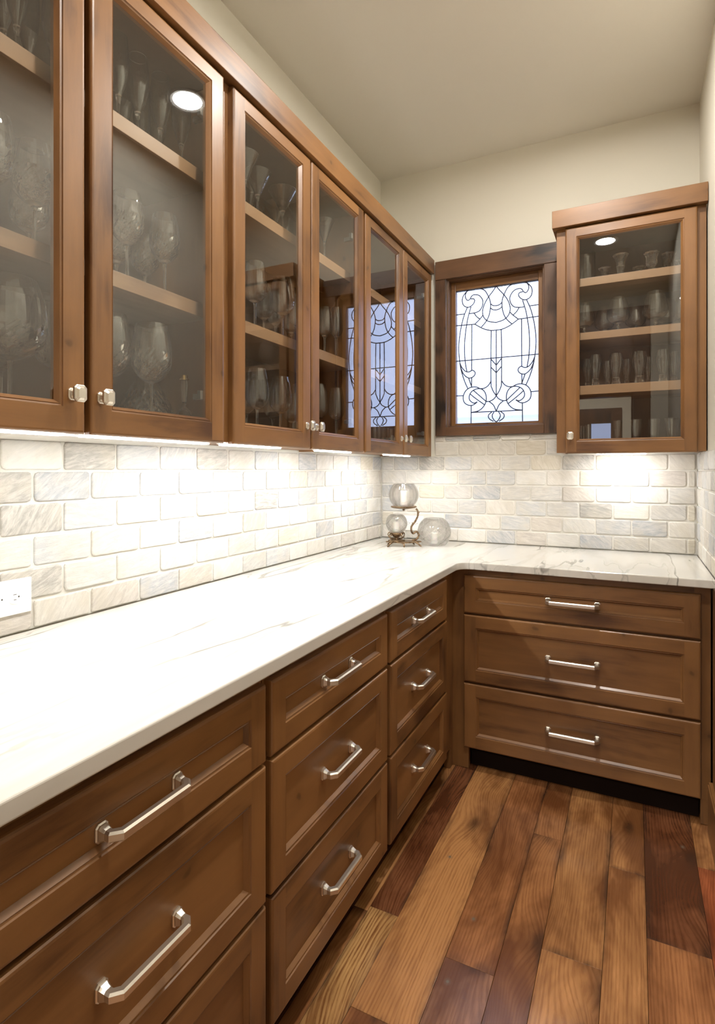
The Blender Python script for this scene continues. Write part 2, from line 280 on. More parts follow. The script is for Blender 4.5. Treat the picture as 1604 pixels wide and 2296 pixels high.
def loft(mb, secs, m=0, close=True):
    k = len(secs[0])
    for A, B in zip(secs, secs[1:]):
        for i in range(k): j = (i+1) % k; mb.poly([A[i], A[j], B[j], B[i]], m)
    if close: mb.poly(secs[0][::-1], m); mb.poly(secs[-1], m)
CAME=[[(0.0,2.3496),(0.0044,2.3435),(0.0088,2.3374),(0.0133,2.3311),(0.0184,2.3245),(0.0242,2.3175),(0.0306,2.3103),(0.0371,2.3027),(0.0433,2.2947),(0.0493,2.2863),(0.0552,2.2774),(0.0606,2.2683),(0.0653,2.2594),(0.0691,2.2505),(0.0722,2.2415),(0.0746,2.2328),(0.0763,2.2246),(0.0771,2.2171),(0.0771,2.2101),(0.0764,2.2034),(0.0752,2.1969),(0.0733,2.1906),(0.0708,2.1845),(0.0676,2.1787),(0.0637,2.1733),(0.0591,2.1683),(0.0539,2.1635),(0.0478,2.1592),(0.0405,2.1555),(0.0316,2.1524),(0.0214,2.1501),(0.0105,2.1479),(0.0,2.1457)],[(-0.0,2.3496),(-0.0044,2.3435),(-0.0088,2.3374),(-0.0133,2.3311),(-0.0184,2.3245),(-0.0242,2.3175),(-0.0306,2.3103),(-0.0371,2.3027),(-0.0433,2.2947),(-0.0493,2.2863),(-0.0552,2.2774),(-0.0606,2.2683),(-0.0653,2.2594),(-0.0691,2.2505),(-0.0722,2.2415),(-0.0746,2.2328),(-0.0763,2.2246),(-0.0771,2.2171),(-0.0771,2.2101),(-0.0764,2.2034),(-0.0752,2.1969),(-0.0733,2.1906),(-0.0708,2.1845),(-0.0676,2.1787),(-0.0637,2.1733),(-0.0591,2.1683),(-0.0539,2.1635),(-0.0478,2.1592),(-0.0405,2.1555),(-0.0316,2.1524),(-0.0214,2.1501),(-0.0105,2.1479),(-0.0,2.1457)],[(0.0872,2.348),(0.0812,2.3447),(0.0751,2.3417),(0.0692,2.3381),(0.0637,2.3331),(0.0585,2.3261),(0.0535,2.3176),(0.049,2.3086),(0.045,2.3001),(0.0414,2.2923),(0.0384,2.2847),(0.0358,2.277),(0.0339,2.2692),(0.0326,2.2612),(0.032,2.2531),(0.0319,2.2447),(0.0322,2.2359),(0.0332,2.2261),(0.0347,2.2156),(0.0366,2.2053),(0.0389,2.1959),(0.0415,2.1876),(0.0446,2.18),(0.048,2.173),(0.0516,2.1664),(0.0554,2.1604),(0.0596,2.1548),(0.0638,2.1497),(0.068,2.145),(0.0722,2.1406),(0.0762,2.1367),(0.0803,2.133),(0.0844,2.1291)],[(-0.0872,2.348),(-0.0812,2.3447),(-0.0751,2.3417),(-0.0692,2.3381),(-0.0637,2.3331),(-0.0585,2.3261),(-0.0535,2.3176),(-0.049,2.3086),(-0.045,2.3001),(-0.0414,2.2923),(-0.0384,2.2847),(-0.0358,2.277),(-0.0339,2.2692),(-0.0326,2.2612),(-0.032,2.2531),(-0.0319,2.2447),(-0.0322,2.2359),(-0.0332,2.2261),(-0.0347,2.2156),(-0.0366,2.2053),(-0.0389,2.1959),(-0.0415,2.1876),(-0.0446,2.18),(-0.048,2.173),(-0.0516,2.1664),(-0.0554,2.1604),(-0.0596,2.1548),(-0.0638,2.1497),(-0.068,2.145),(-0.0722,2.1406),(-0.0762,2.1367),(-0.0803,2.133),(-0.0844,2.1291)],[(0.0,2.2401),(0.0047,2.2406),(0.0095,2.2411),(0.0141,2.2418),(0.0184,2.2433),(0.0222,2.2457),(0.0256,2.2488),(0.0289,2.2522),(0.0322,2.2554)],[(-0.0,2.2401),(-0.0047,2.2406),(-0.0095,2.2411),(-0.0141,2.2418),(-0.0184,2.2433),(-0.0222,2.2457),(-0.0256,2.2488),(-0.0289,2.2522),(-0.0322,2.2554)],[(0.0,2.2159),(0.0047,2.2167),(0.0095,2.2174),(0.0141,2.2183),(0.0184,2.2197),(0.0222,2.2219),(0.0256,2.2246),(0.0289,2.2275),(0.0322,2.2303)],[(-0.0,2.2159),(-0.0047,2.2167),(-0.0095,2.2174),(-0.0141,2.2183),(-0.0184,2.2197),(-0.0222,2.2219),(-0.0256,2.2246),(-0.0289,2.2275),(-0.0322,2.2303)],[(0.0,2.1024),(0.0073,2.1025),(0.0145,2.1025),(0.0219,2.1027),(0.0295,2.1036),(0.0376,2.1054),(0.0462,2.1079),(0.0546,2.1108),(0.0626,2.1139),(0.0697,2.1171),(0.0763,2.1205),(0.0829,2.1243),(0.0899,2.1285),(0.0975,2.1334),(0.1054,2.1387),(0.1134,2.1443),(0.1213,2.1497)],[(-0.0,2.1024),(-0.0073,2.1025),(-0.0145,2.1025),(-0.0219,2.1027),(-0.0295,2.1036),(-0.0376,2.1054),(-0.0462,2.1079),(-0.0546,2.1108),(-0.0626,2.1139),(-0.0697,2.1171),(-0.0763,2.1205),(-0.0829,2.1243),(-0.0899,2.1285),(-0.0975,2.1334),(-0.1054,2.1387),(-0.1134,2.1443),(-0.1213,2.1497)],[(0.1213,2.1497),(0.1139,2.1563),(0.1062,2.163),(0.0989,2.1694),(0.0926,2.1753),(0.0877,2.1805),(0.0837,2.1851),(0.0801,2.1895),(0.0763,2.194)],[(-0.1213,2.1497),(-0.1139,2.1563),(-0.1062,2.163),(-0.0989,2.1694),(-0.0926,2.1753),(-0.0877,2.1805),(-0.0837,2.1851),(-0.0801,2.1895),(-0.0763,2.194)],[(0.0926,2.1753),(0.0975,2.1795),(0.1025,2.1836),(0.1072,2.1879),(0.1116,2.1924),(0.1154,2.1972),(0.1187,2.2023),(0.1219,2.2076),(0.1251,2.2127)],[(-0.0926,2.1753),(-0.0975,2.1795),(-0.1025,2.1836),(-0.1072,2.1879),(-0.1116,2.1924),(-0.1154,2.1972),(-0.1187,2.2023),(-0.1219,2.2076),(-0.1251,2.2127)],[(0.0872,2.348),(0.0953,2.3503),(0.1033,2.3528),(0.1114,2.3549),(0.1197,2.3559),(0.1285,2.3559),(0.1376,2.355),(0.1465,2.3533),(0.1546,2.3507),(0.162,2.3471),(0.1687,2.3423),(0.1749,2.3371),(0.1802,2.3316),(0.1848,2.3261),(0.1887,2.3203),(0.1918,2.3142),(0.194,2.3077),(0.1951,2.3004),(0.1952,2.2925),(0.1944,2.2847),(0.1929,2.2778),(0.1905,2.2718),(0.1872,2.2664),(0.1832,2.2617),(0.1786,2.2579),(0.1732,2.255),(0.1671,2.2528),(0.1607,2.2517),(0.1546,2.2518),(0.1488,2.2535),(0.1431,2.2564),(0.1377,2.2602),(0.1332,2.2641),(0.1294,2.2683),(0.1261,2.273),(0.1237,2.2778),(0.1224,2.2821),(0.1223,2.2859),(0.1233,2.2895),(0.1251,2.2926),(0.1278,2.2952),(0.1323,2.2966),(0.1382,2.2972),(0.1437,2.2979),(0.1466,2.2997),(0.1462,2.3033),(0.1436,2.3081),(0.1398,2.3127),(0.1359,2.3161),(0.1318,2.3178),(0.1272,2.3185),(0.1222,2.3184),(0.117,2.3177),(0.1115,2.3165),(0.1056,2.3148),(0.0997,2.3121),(0.0942,2.3082),(0.089,2.3025),(0.0837,2.2955),(0.0793,2.2878),(0.0763,2.2802),(0.0749,2.2725),(0.0749,2.2646),(0.0759,2.2568),(0.0779,2.2494),(0.0809,2.2421),(0.085,2.2349),(0.0899,2.2284),(0.0953,2.2232),(0.1014,2.2197),(0.1081,2.2174),(0.1152,2.2159),(0.1224,2.2147),(0.1296,2.214),(0.137,2.2138),(0.1445,2.2138),(0.152,2.2137)],[(-0.0872,2.348),(-0.0953,2.3503),(-0.1033,2.3528),(-0.1114,2.3549),(-0.1197,2.3559),(-0.1285,2.3559),(-0.1376,2.355),(-0.1465,2.3533),(-0.1546,2.3507),(-0.162,2.3471),(-0.1687,2.3423),(-0.1749,2.3371),(-0.1802,2.3316),(-0.1848,2.3261),(-0.1887,2.3203),(-0.1918,2.3142),(-0.194,2.3077),(-0.1951,2.3004),(-0.1952,2.2925),(-0.1944,2.2847),(-0.1929,2.2778),(-0.1905,2.2718),(-0.1872,2.2664),(-0.1832,2.2617),(-0.1786,2.2579),(-0.1732,2.255),(-0.1671,2.2528),(-0.1607,2.2517),(-0.1546,2.2518),(-0.1488,2.2535),(-0.1431,2.2564),(-0.1377,2.2602),(-0.1332,2.2641),(-0.1294,2.2683),(-0.1261,2.273),(-0.1237,2.2778),(-0.1224,2.2821),(-0.1223,2.2859),(-0.1233,2.2895),(-0.1251,2.2926),(-0.1278,2.2952),(-0.1323,2.2966),(-0.1382,2.2972),(-0.1437,2.2979),(-0.1466,2.2997),(-0.1462,2.3033),(-0.1436,2.3081),(-0.1398,2.3127),(-0.1359,2.3161),(-0.1318,2.3178),(-0.1272,2.3185),(-0.1222,2.3184),(-0.117,2.3177),(-0.1115,2.3165),(-0.1056,2.3148),(-0.0997,2.3121),(-0.0942,2.3082),(-0.089,2.3025),(-0.0837,2.2955),(-0.0793,2.2878),(-0.0763,2.2802),(-0.0749,2.2725),(-0.0749,2.2646),(-0.0759,2.2568),(-0.0779,2.2494),(-0.0809,2.2421),(-0.085,2.2349),(-0.0899,2.2284),(-0.0953,2.2232),(-0.1014,2.2197),(-0.1081,2.2174),(-0.1152,2.2159),(-0.1224,2.2147),(-0.1296,2.214),(-0.137,2.2138),(-0.1445,2.2138),(-0.152,2.2137)],[(0.1466,2.2997),(0.1503,2.2969),(0.154,2.2938),(0.1576,2.2913),(0.161,2.2905),(0.1645,2.2918),(0.1678,2.2946),(0.1709,2.2983),(0.1733,2.3025),(0.1752,2.3071),(0.1766,2.3124),(0.1774,2.3181),(0.177,2.3239),(0.1752,2.3296),(0.1721,2.3355),(0.1686,2.3415),(0.1653,2.3475)],[(-0.1466,2.2997),(-0.1503,2.2969),(-0.154,2.2938),(-0.1576,2.2913),(-0.161,2.2905),(-0.1645,2.2918),(-0.1678,2.2946),(-0.1709,2.2983),(-0.1733,2.3025),(-0.1752,2.3071),(-0.1766,2.3124),(-0.1774,2.3181),(-0.177,2.3239),(-0.1752,2.3296),(-0.1721,2.3355),(-0.1686,2.3415),(-0.1653,2.3475)],[(0.1813,2.2154),(0.2333,2.2158)],[(-0.1813,2.2154),(-0.2333,2.2158)],[(0.1213,2.1497),(0.1333,2.15),(0.1451,2.1503),(0.1574,2.1506),(0.1706,2.151),(0.1854,2.1515),(0.2011,2.152),(0.2173,2.1526),(0.2333,2.1532)],[(-0.1213,2.1497),(-0.1333,2.15),(-0.1451,2.1503),(-0.1574,2.1506),(-0.1706,2.151),(-0.1854,2.1515),(-0.2011,2.152),(-0.2173,2.1526),(-0.2333,2.1532)],[(0.1439,2.2516),(0.1481,2.2381),(0.1523,2.2246),(0.1563,2.211),(0.16,2.1973),(0.1631,2.1835),(0.1658,2.1696),(0.1683,2.1555),(0.1706,2.1411),(0.1729,2.1261),(0.1751,2.1108),(0.177,2.0953),(0.1786,2.0799),(0.1798,2.065),(0.1806,2.0502),(0.1811,2.0352),(0.1813,2.0194),(0.1812,2.0023),(0.1808,1.9844),(0.18,1.9662),(0.1786,1.9485),(0.1765,1.9313),(0.1738,1.9144),(0.1708,1.8977),(0.168,1.8809)],[(-0.1439,2.2516),(-0.1481,2.2381),(-0.1523,2.2246),(-0.1563,2.211),(-0.16,2.1973),(-0.1631,2.1835),(-0.1658,2.1696),(-0.1683,2.1555),(-0.1706,2.1411),(-0.1729,2.1261),(-0.1751,2.1108),(-0.177,2.0953),(-0.1786,2.0799),(-0.1798,2.065),(-0.1806,2.0502),(-0.1811,2.0352),(-0.1813,2.0194),(-0.1812,2.0023),(-0.1808,1.9844),(-0.18,1.9662),(-0.1786,1.9485),(-0.1765,1.9313),(-0.1738,1.9144),(-0.1708,1.8977),(-0.168,1.8809)],[(0.1653,2.2515),(0.1707,2.2387),(0.1763,2.2261),(0.1816,2.2131),(0.1866,2.1994),(0.191,2.1845),(0.1952,2.1689),(0.199,2.153),(0.2024,2.1373),(0.2054,2.122),(0.2079,2.1067),(0.2101,2.0914),(0.2119,2.0762),(0.2134,2.0613),(0.2146,2.0466),(0.2154,2.0317),(0.2156,2.0159),(0.215,1.9988),(0.2138,1.9806),(0.2122,1.9626),(0.2103,1.9456),(0.2082,1.93),(0.2059,1.9153),(0.2031,1.9009),(0.1998,1.8865),(0.1957,1.8714),(0.191,1.8561),(0.1861,1.8413),(0.1813,1.8278),(0.1766,1.816),(0.172,1.8055),(0.1673,1.7955),(0.1626,1.7852)],[(-0.1653,2.2515),(-0.1707,2.2387),(-0.1763,2.2261),(-0.1816,2.2131),(-0.1866,2.1994),(-0.191,2.1845),(-0.1952,2.1689),(-0.199,2.153),(-0.2024,2.1373),(-0.2054,2.122),(-0.2079,2.1067),(-0.2101,2.0914),(-0.2119,2.0762),(-0.2134,2.0613),(-0.2146,2.0466),(-0.2154,2.0317),(-0.2156,2.0159),(-0.215,1.9988),(-0.2138,1.9806),(-0.2122,1.9626),(-0.2103,1.9456),(-0.2082,1.93),(-0.2059,1.9153),(-0.2031,1.9009),(-0.1998,1.8865),(-0.1957,1.8714),(-0.191,1.8561),(-0.1861,1.8413),(-0.1813,1.8278),(-0.1766,1.816),(-0.172,1.8055),(-0.1673,1.7955),(-0.1626,1.7852)],[(0.1386,2.1477),(0.1396,1.8876)],[(-0.1386,2.1477),(-0.1396,1.8876)],[(0.1396,1.8457),(0.1407,1.7911)],[(-0.1396,1.8457),(-0.1407,1.7911)],[(0.0,1.9468),(0.0357,1.9468),(0.072,1.9468),(0.107,1.9468),(0.1386,1.9468),(0.1653,1.9468),(0.1887,1.9468),(0.2107,1.9468),(0.2333,1.9468)],[(-0.0,1.9468),(-0.0357,1.9468),(-0.072,1.9468),(-0.107,1.9468),(-0.1386,1.9468),(-0.1653,1.9468),(-0.1887,1.9468),(-0.2107,1.9468),(-0.2333,1.9468)],[(0.2087,1.9348),(0.2061,1.9282),(0.2035,1.9215),(0.2007,1.9149),(0.1971,1.9085),(0.1925,1.9019),(0.1871,1.8952),(0.1815,1.8891),(0.1759,1.8846),(0.1706,1.8819),(0.1651,1.8805),(0.1598,1.8801),(0.1546,1.8803),(0.1497,1.8818),(0.1448,1.8845),(0.1402,1.887),(0.1359,1.8879),(0.1316,1.8865),(0.1274,1.8836),(0.1238,1.8801),(0.1213,1.8764),(0.1202,1.8725),(0.12,1.8682),(0.1207,1.8638),(0.1224,1.8597),(0.1253,1.8558),(0.1292,1.852),(0.1338,1.8487),(0.1386,1.8463),(0.1434,1.8448),(0.1486,1.8438),(0.1541,1.844),(0.16,1.8458),(0.1664,1.8494),(0.1734,1.8544),(0.1804,1.8608),(0.1866,1.8684),(0.1917,1.8776),(0.1963,1.8883),(0.2006,1.8996),(0.205,1.9106)],[(-0.2087,1.9348),(-0.2061,1.9282),(-0.2035,1.9215),(-0.2007,1.9149),(-0.1971,1.9085),(-0.1925,1.9019),(-0.1871,1.8952),(-0.1815,1.8891),(-0.1759,1.8846),(-0.1706,1.8819),(-0.1651,1.8805),(-0.1598,1.8801),(-0.1546,1.8803),(-0.1497,1.8818),(-0.1448,1.8845),(-0.1402,1.887),(-0.1359,1.8879),(-0.1316,1.8865),(-0.1274,1.8836),(-0.1238,1.8801),(-0.1213,1.8764),(-0.1202,1.8725),(-0.12,1.8682),(-0.1207,1.8638),(-0.1224,1.8597),(-0.1253,1.8558),(-0.1292,1.852),(-0.1338,1.8487),(-0.1386,1.8463),(-0.1434,1.8448),(-0.1486,1.8438),(-0.1541,1.844),(-0.16,1.8458),(-0.1664,1.8494),(-0.1734,1.8544),(-0.1804,1.8608),(-0.1866,1.8684),(-0.1917,1.8776),(-0.1963,1.8883),(-0.2006,1.8996),(-0.205,1.9106)],[(0.1573,1.8433),(0.1396,1.7923)],[(-0.1573,1.8433),(-0.1396,1.7923)],[(0.0278,2.1038),(0.0283,2.0819),(0.0288,2.0615),(0.0292,2.038),(0.0295,2.0068),(0.0297,1.9609),(0.0299,1.9048),(0.0298,1.8507),(0.0295,1.811),(0.0288,1.7916),(0.0279,1.7851),(0.0267,1.7839),(0.025,1.7805),(0.0229,1.7739),(0.0204,1.7677),(0.0176,1.7618),(0.0145,1.756),(0.0111,1.7504),(0.0075,1.745),(0.0037,1.7397),(0.0,1.7344)],[(-0.0278,2.1038),(-0.0283,2.0819),(-0.0288,2.0615),(-0.0292,2.038),(-0.0295,2.0068),(-0.0297,1.9609),(-0.0299,1.9048),(-0.0298,1.8507),(-0.0295,1.811),(-0.0288,1.7916),(-0.0279,1.7851),(-0.0267,1.7839),(-0.025,1.7805),(-0.0229,1.7739),(-0.0204,1.7677),(-0.0176,1.7618),(-0.0145,1.756),(-0.0111,1.7504),(-0.0075,1.745),(-0.0037,1.7397),(-0.0,1.7344)],[(0.0,2.1024),(0.0,2.0648),(0.0,2.0281),(0.0,1.9897),(0.0,1.9468),(0.0,1.8977),(0.0,1.8441),(0.0,1.7888),(0.0,1.7344)],[(0.0,1.9058),(0.0284,1.9409)],[(-0.0,1.9058),(-0.0284,1.9409)],[(0.0,1.8636),(0.0284,1.895)],[(-0.0,1.8636),(-0.0284,1.895)],[(0.0295,1.8166),(0.0335,1.8105),(0.0374,1.8042),(0.0415,1.7982),(0.0461,1.7931),(0.0512,1.7889),(0.0567,1.7854),(0.0624,1.7826),(0.068,1.7805),(0.0735,1.7793),(0.079,1.7791),(0.0844,1.7791),(0.0899,1.779)],[(-0.0295,1.8166),(-0.0335,1.8105),(-0.0374,1.8042),(-0.0415,1.7982),(-0.0461,1.7931),(-0.0512,1.7889),(-0.0567,1.7854),(-0.0624,1.7826),(-0.068,1.7805),(-0.0735,1.7793),(-0.079,1.7791),(-0.0844,1.7791),(-0.0899,1.779)],[(0.0899,1.779),(0.0966,1.7824),(0.1031,1.7859),(0.1099,1.7891),(0.117,1.7911),(0.1249,1.7919),(0.1332,1.7919),(0.1415,1.7909),(0.1493,1.7889),(0.1567,1.7857),(0.1638,1.7815),(0.1704,1.7765),(0.1759,1.7706),(0.1806,1.7638),(0.1846,1.756),(0.1875,1.7478),(0.1892,1.7397),(0.1896,1.7313),(0.1889,1.7226),(0.187,1.7143),(0.1839,1.7072),(0.1793,1.7013),(0.1733,1.6963),(0.1666,1.6923),(0.16,1.6893),(0.1535,1.6874),(0.1467,1.6865),(0.1399,1.6866),(0.1332,1.688),(0.1266,1.6909),(0.1202,1.6953),(0.1137,1.7002),(0.1073,1.7049)],[(-0.0899,1.779),(-0.0966,1.7824),(-0.1031,1.7859),(-0.1099,1.7891),(-0.117,1.7911),(-0.1249,1.7919),(-0.1332,1.7919),(-0.1415,1.7909),(-0.1493,1.7889),(-0.1567,1.7857),(-0.1638,1.7815),(-0.1704,1.7765),(-0.1759,1.7706),(-0.1806,1.7638),(-0.1846,1.756),(-0.1875,1.7478),(-0.1892,1.7397),(-0.1896,1.7313),(-0.1889,1.7226),(-0.187,1.7143),(-0.1839,1.7072),(-0.1793,1.7013),(-0.1733,1.6963),(-0.1666,1.6923),(-0.16,1.6893),(-0.1535,1.6874),(-0.1467,1.6865),(-0.1399,1.6866),(-0.1332,1.688),(-0.1266,1.6909),(-0.1202,1.6953),(-0.1137,1.7002),(-0.1073,1.7049)],[(0.1073,1.7049),(0.1124,1.703),(0.1175,1.7008),(0.1226,1.6992),(0.1278,1.6993),(0.1335,1.7015),(0.1395,1.7053),(0.145,1.7099),(0.1493,1.7146),(0.1521,1.7195),(0.154,1.7248),(0.1548,1.7305),(0.1546,1.7363),(0.1534,1.7426),(0.1511,1.7494),(0.1479,1.756),(0.1439,1.7617),(0.139,1.7666),(0.133,1.7709),(0.1265,1.7744),(0.1197,1.7771),(0.1125,1.7789),(0.1047,1.78),(0.0969,1.7801),(0.0899,1.779),(0.0836,1.7767),(0.0778,1.7732),(0.0726,1.7688),(0.068,1.7638),(0.0643,1.758),(0.0611,1.7513),(0.0587,1.7441),(0.0571,1.7366),(0.0562,1.7286),(0.056,1.72),(0.0566,1.7113),(0.0582,1.7031),(0.0607,1.6954),(0.0642,1.688),(0.0685,1.681),(0.0735,1.6745),(0.0792,1.6684),(0.0856,1.6628),(0.0927,1.6578),(0.1008,1.6537),(0.11,1.6509),(0.1202,1.6491),(0.1308,1.6478),(0.1412,1.6462)],[(-0.1073,1.7049),(-0.1124,1.703),(-0.1175,1.7008),(-0.1226,1.6992),(-0.1278,1.6993),(-0.1335,1.7015),(-0.1395,1.7053),(-0.145,1.7099),(-0.1493,1.7146),(-0.1521,1.7195),(-0.154,1.7248),(-0.1548,1.7305),(-0.1546,1.7363),(-0.1534,1.7426),(-0.1511,1.7494),(-0.1479,1.756),(-0.1439,1.7617),(-0.139,1.7666),(-0.133,1.7709),(-0.1265,1.7744),(-0.1197,1.7771),(-0.1125,1.7789),(-0.1047,1.78),(-0.0969,1.7801),(-0.0899,1.779),(-0.0836,1.7767),(-0.0778,1.7732),(-0.0726,1.7688),(-0.068,1.7638),(-0.0643,1.758),(-0.0611,1.7513),(-0.0587,1.7441),(-0.0571,1.7366),(-0.0562,1.7286),(-0.056,1.72),(-0.0566,1.7113),(-0.0582,1.7031),(-0.0607,1.6954),(-0.0642,1.688),(-0.0685,1.681),(-0.0735,1.6745),(-0.0792,1.6684),(-0.0856,1.6628),(-0.0927,1.6578),(-0.1008,1.6537),(-0.11,1.6509),(-0.1202,1.6491),(-0.1308,1.6478),(-0.1412,1.6462)],[(0.0571,1.7049),(0.0683,1.7152),(0.0798,1.7258),(0.0908,1.7359),(0.1008,1.7451),(0.1092,1.7528),(0.1165,1.7596),(0.1234,1.7659),(0.1305,1.7725)],[(-0.0571,1.7049),(-0.0683,1.7152),(-0.0798,1.7258),(-0.0908,1.7359),(-0.1008,1.7451),(-0.1092,1.7528),(-0.1165,1.7596),(-0.1234,1.7659),(-0.1305,1.7725)],[(0.0669,1.6871),(0.0807,1.6975),(0.0948,1.7081),(0.1082,1.7183),(0.1197,1.7274),(0.1287,1.7348),(0.1359,1.7411),(0.1424,1.747),(0.1493,1.7531)],[(-0.0669,1.6871),(-0.0807,1.6975),(-0.0948,1.7081),(-0.1082,1.7183),(-0.1197,1.7274),(-0.1287,1.7348),(-0.1359,1.7411),(-0.1424,1.747),(-0.1493,1.7531)],[(0.1892,1.7451),(0.2333,1.7464)],[(-0.1892,1.7451),(-0.2333,1.7464)],[(0.1429,1.6886),(0.1439,1.5828)],[(-0.1429,1.6886),(-0.1439,1.5828)],[(0.0,1.7344),(0.0029,1.7299),(0.0057,1.7253),(0.0088,1.7209),(0.0128,1.7168),(0.0183,1.713),(0.0248,1.7094),(0.0316,1.7064),(0.0378,1.7042),(0.0432,1.7035),(0.0483,1.7037),(0.0532,1.7044),(0.0582,1.7048)],[(-0.0,1.7344),(-0.0029,1.7299),(-0.0057,1.7253),(-0.0088,1.7209),(-0.0128,1.7168),(-0.0183,1.713),(-0.0248,1.7094),(-0.0316,1.7064),(-0.0378,1.7042),(-0.0432,1.7035),(-0.0483,1.7037),(-0.0532,1.7044),(-0.0582,1.7048)],[(0.0405,1.7041),(0.0341,1.6988),(0.0275,1.6938),(0.0212,1.6883),(0.0156,1.6819),(0.011,1.6741),(0.0072,1.6654),(0.0037,1.6563),(0.0,1.6473)],[(-0.0405,1.7041),(-0.0341,1.6988),(-0.0275,1.6938),(-0.0212,1.6883),(-0.0156,1.6819),(-0.011,1.6741),(-0.0072,1.6654),(-0.0037,1.6563),(-0.0,1.6473)],[(0.0,1.6462),(0.1429,1.6462)],[(-0.0,1.6462),(-0.1429,1.6462)],[(0.0128,1.6428),(0.0157,1.6381),(0.0189,1.6335),(0.0215,1.6288),(0.0228,1.6239),(0.0224,1.6184),(0.0208,1.6126),(0.0184,1.6069),(0.0156,1.6018),(0.0123,1.5973),(0.0083,1.5933),(0.0041,1.5894),(0.0,1.5855)],[(-0.0128,1.6428),(-0.0157,1.6381),(-0.0189,1.6335),(-0.0215,1.6288),(-0.0228,1.6239),(-0.0224,1.6184),(-0.0208,1.6126),(-0.0184,1.6069),(-0.0156,1.6018),(-0.0123,1.5973),(-0.0083,1.5933),(-0.0041,1.5894),(-0.0,1.5855)],[(0.025,1.6434),(0.0301,1.6393),(0.0356,1.6354),(0.0403,1.6313),(0.0433,1.6269),(0.0444,1.6219),(0.044,1.6166),(0.0423,1.6113),(0.0394,1.6064),(0.0349,1.6021),(0.0288,1.5982),(0.022,1.5944),(0.0156,1.5905)],[(-0.025,1.6434),(-0.0301,1.6393),(-0.0356,1.6354),(-0.0403,1.6313),(-0.0433,1.6269),(-0.0444,1.6219),(-0.044,1.6166),(-0.0423,1.6113),(-0.0394,1.6064),(-0.0349,1.6021),(-0.0288,1.5982),(-0.022,1.5944),(-0.0156,1.5905)]]
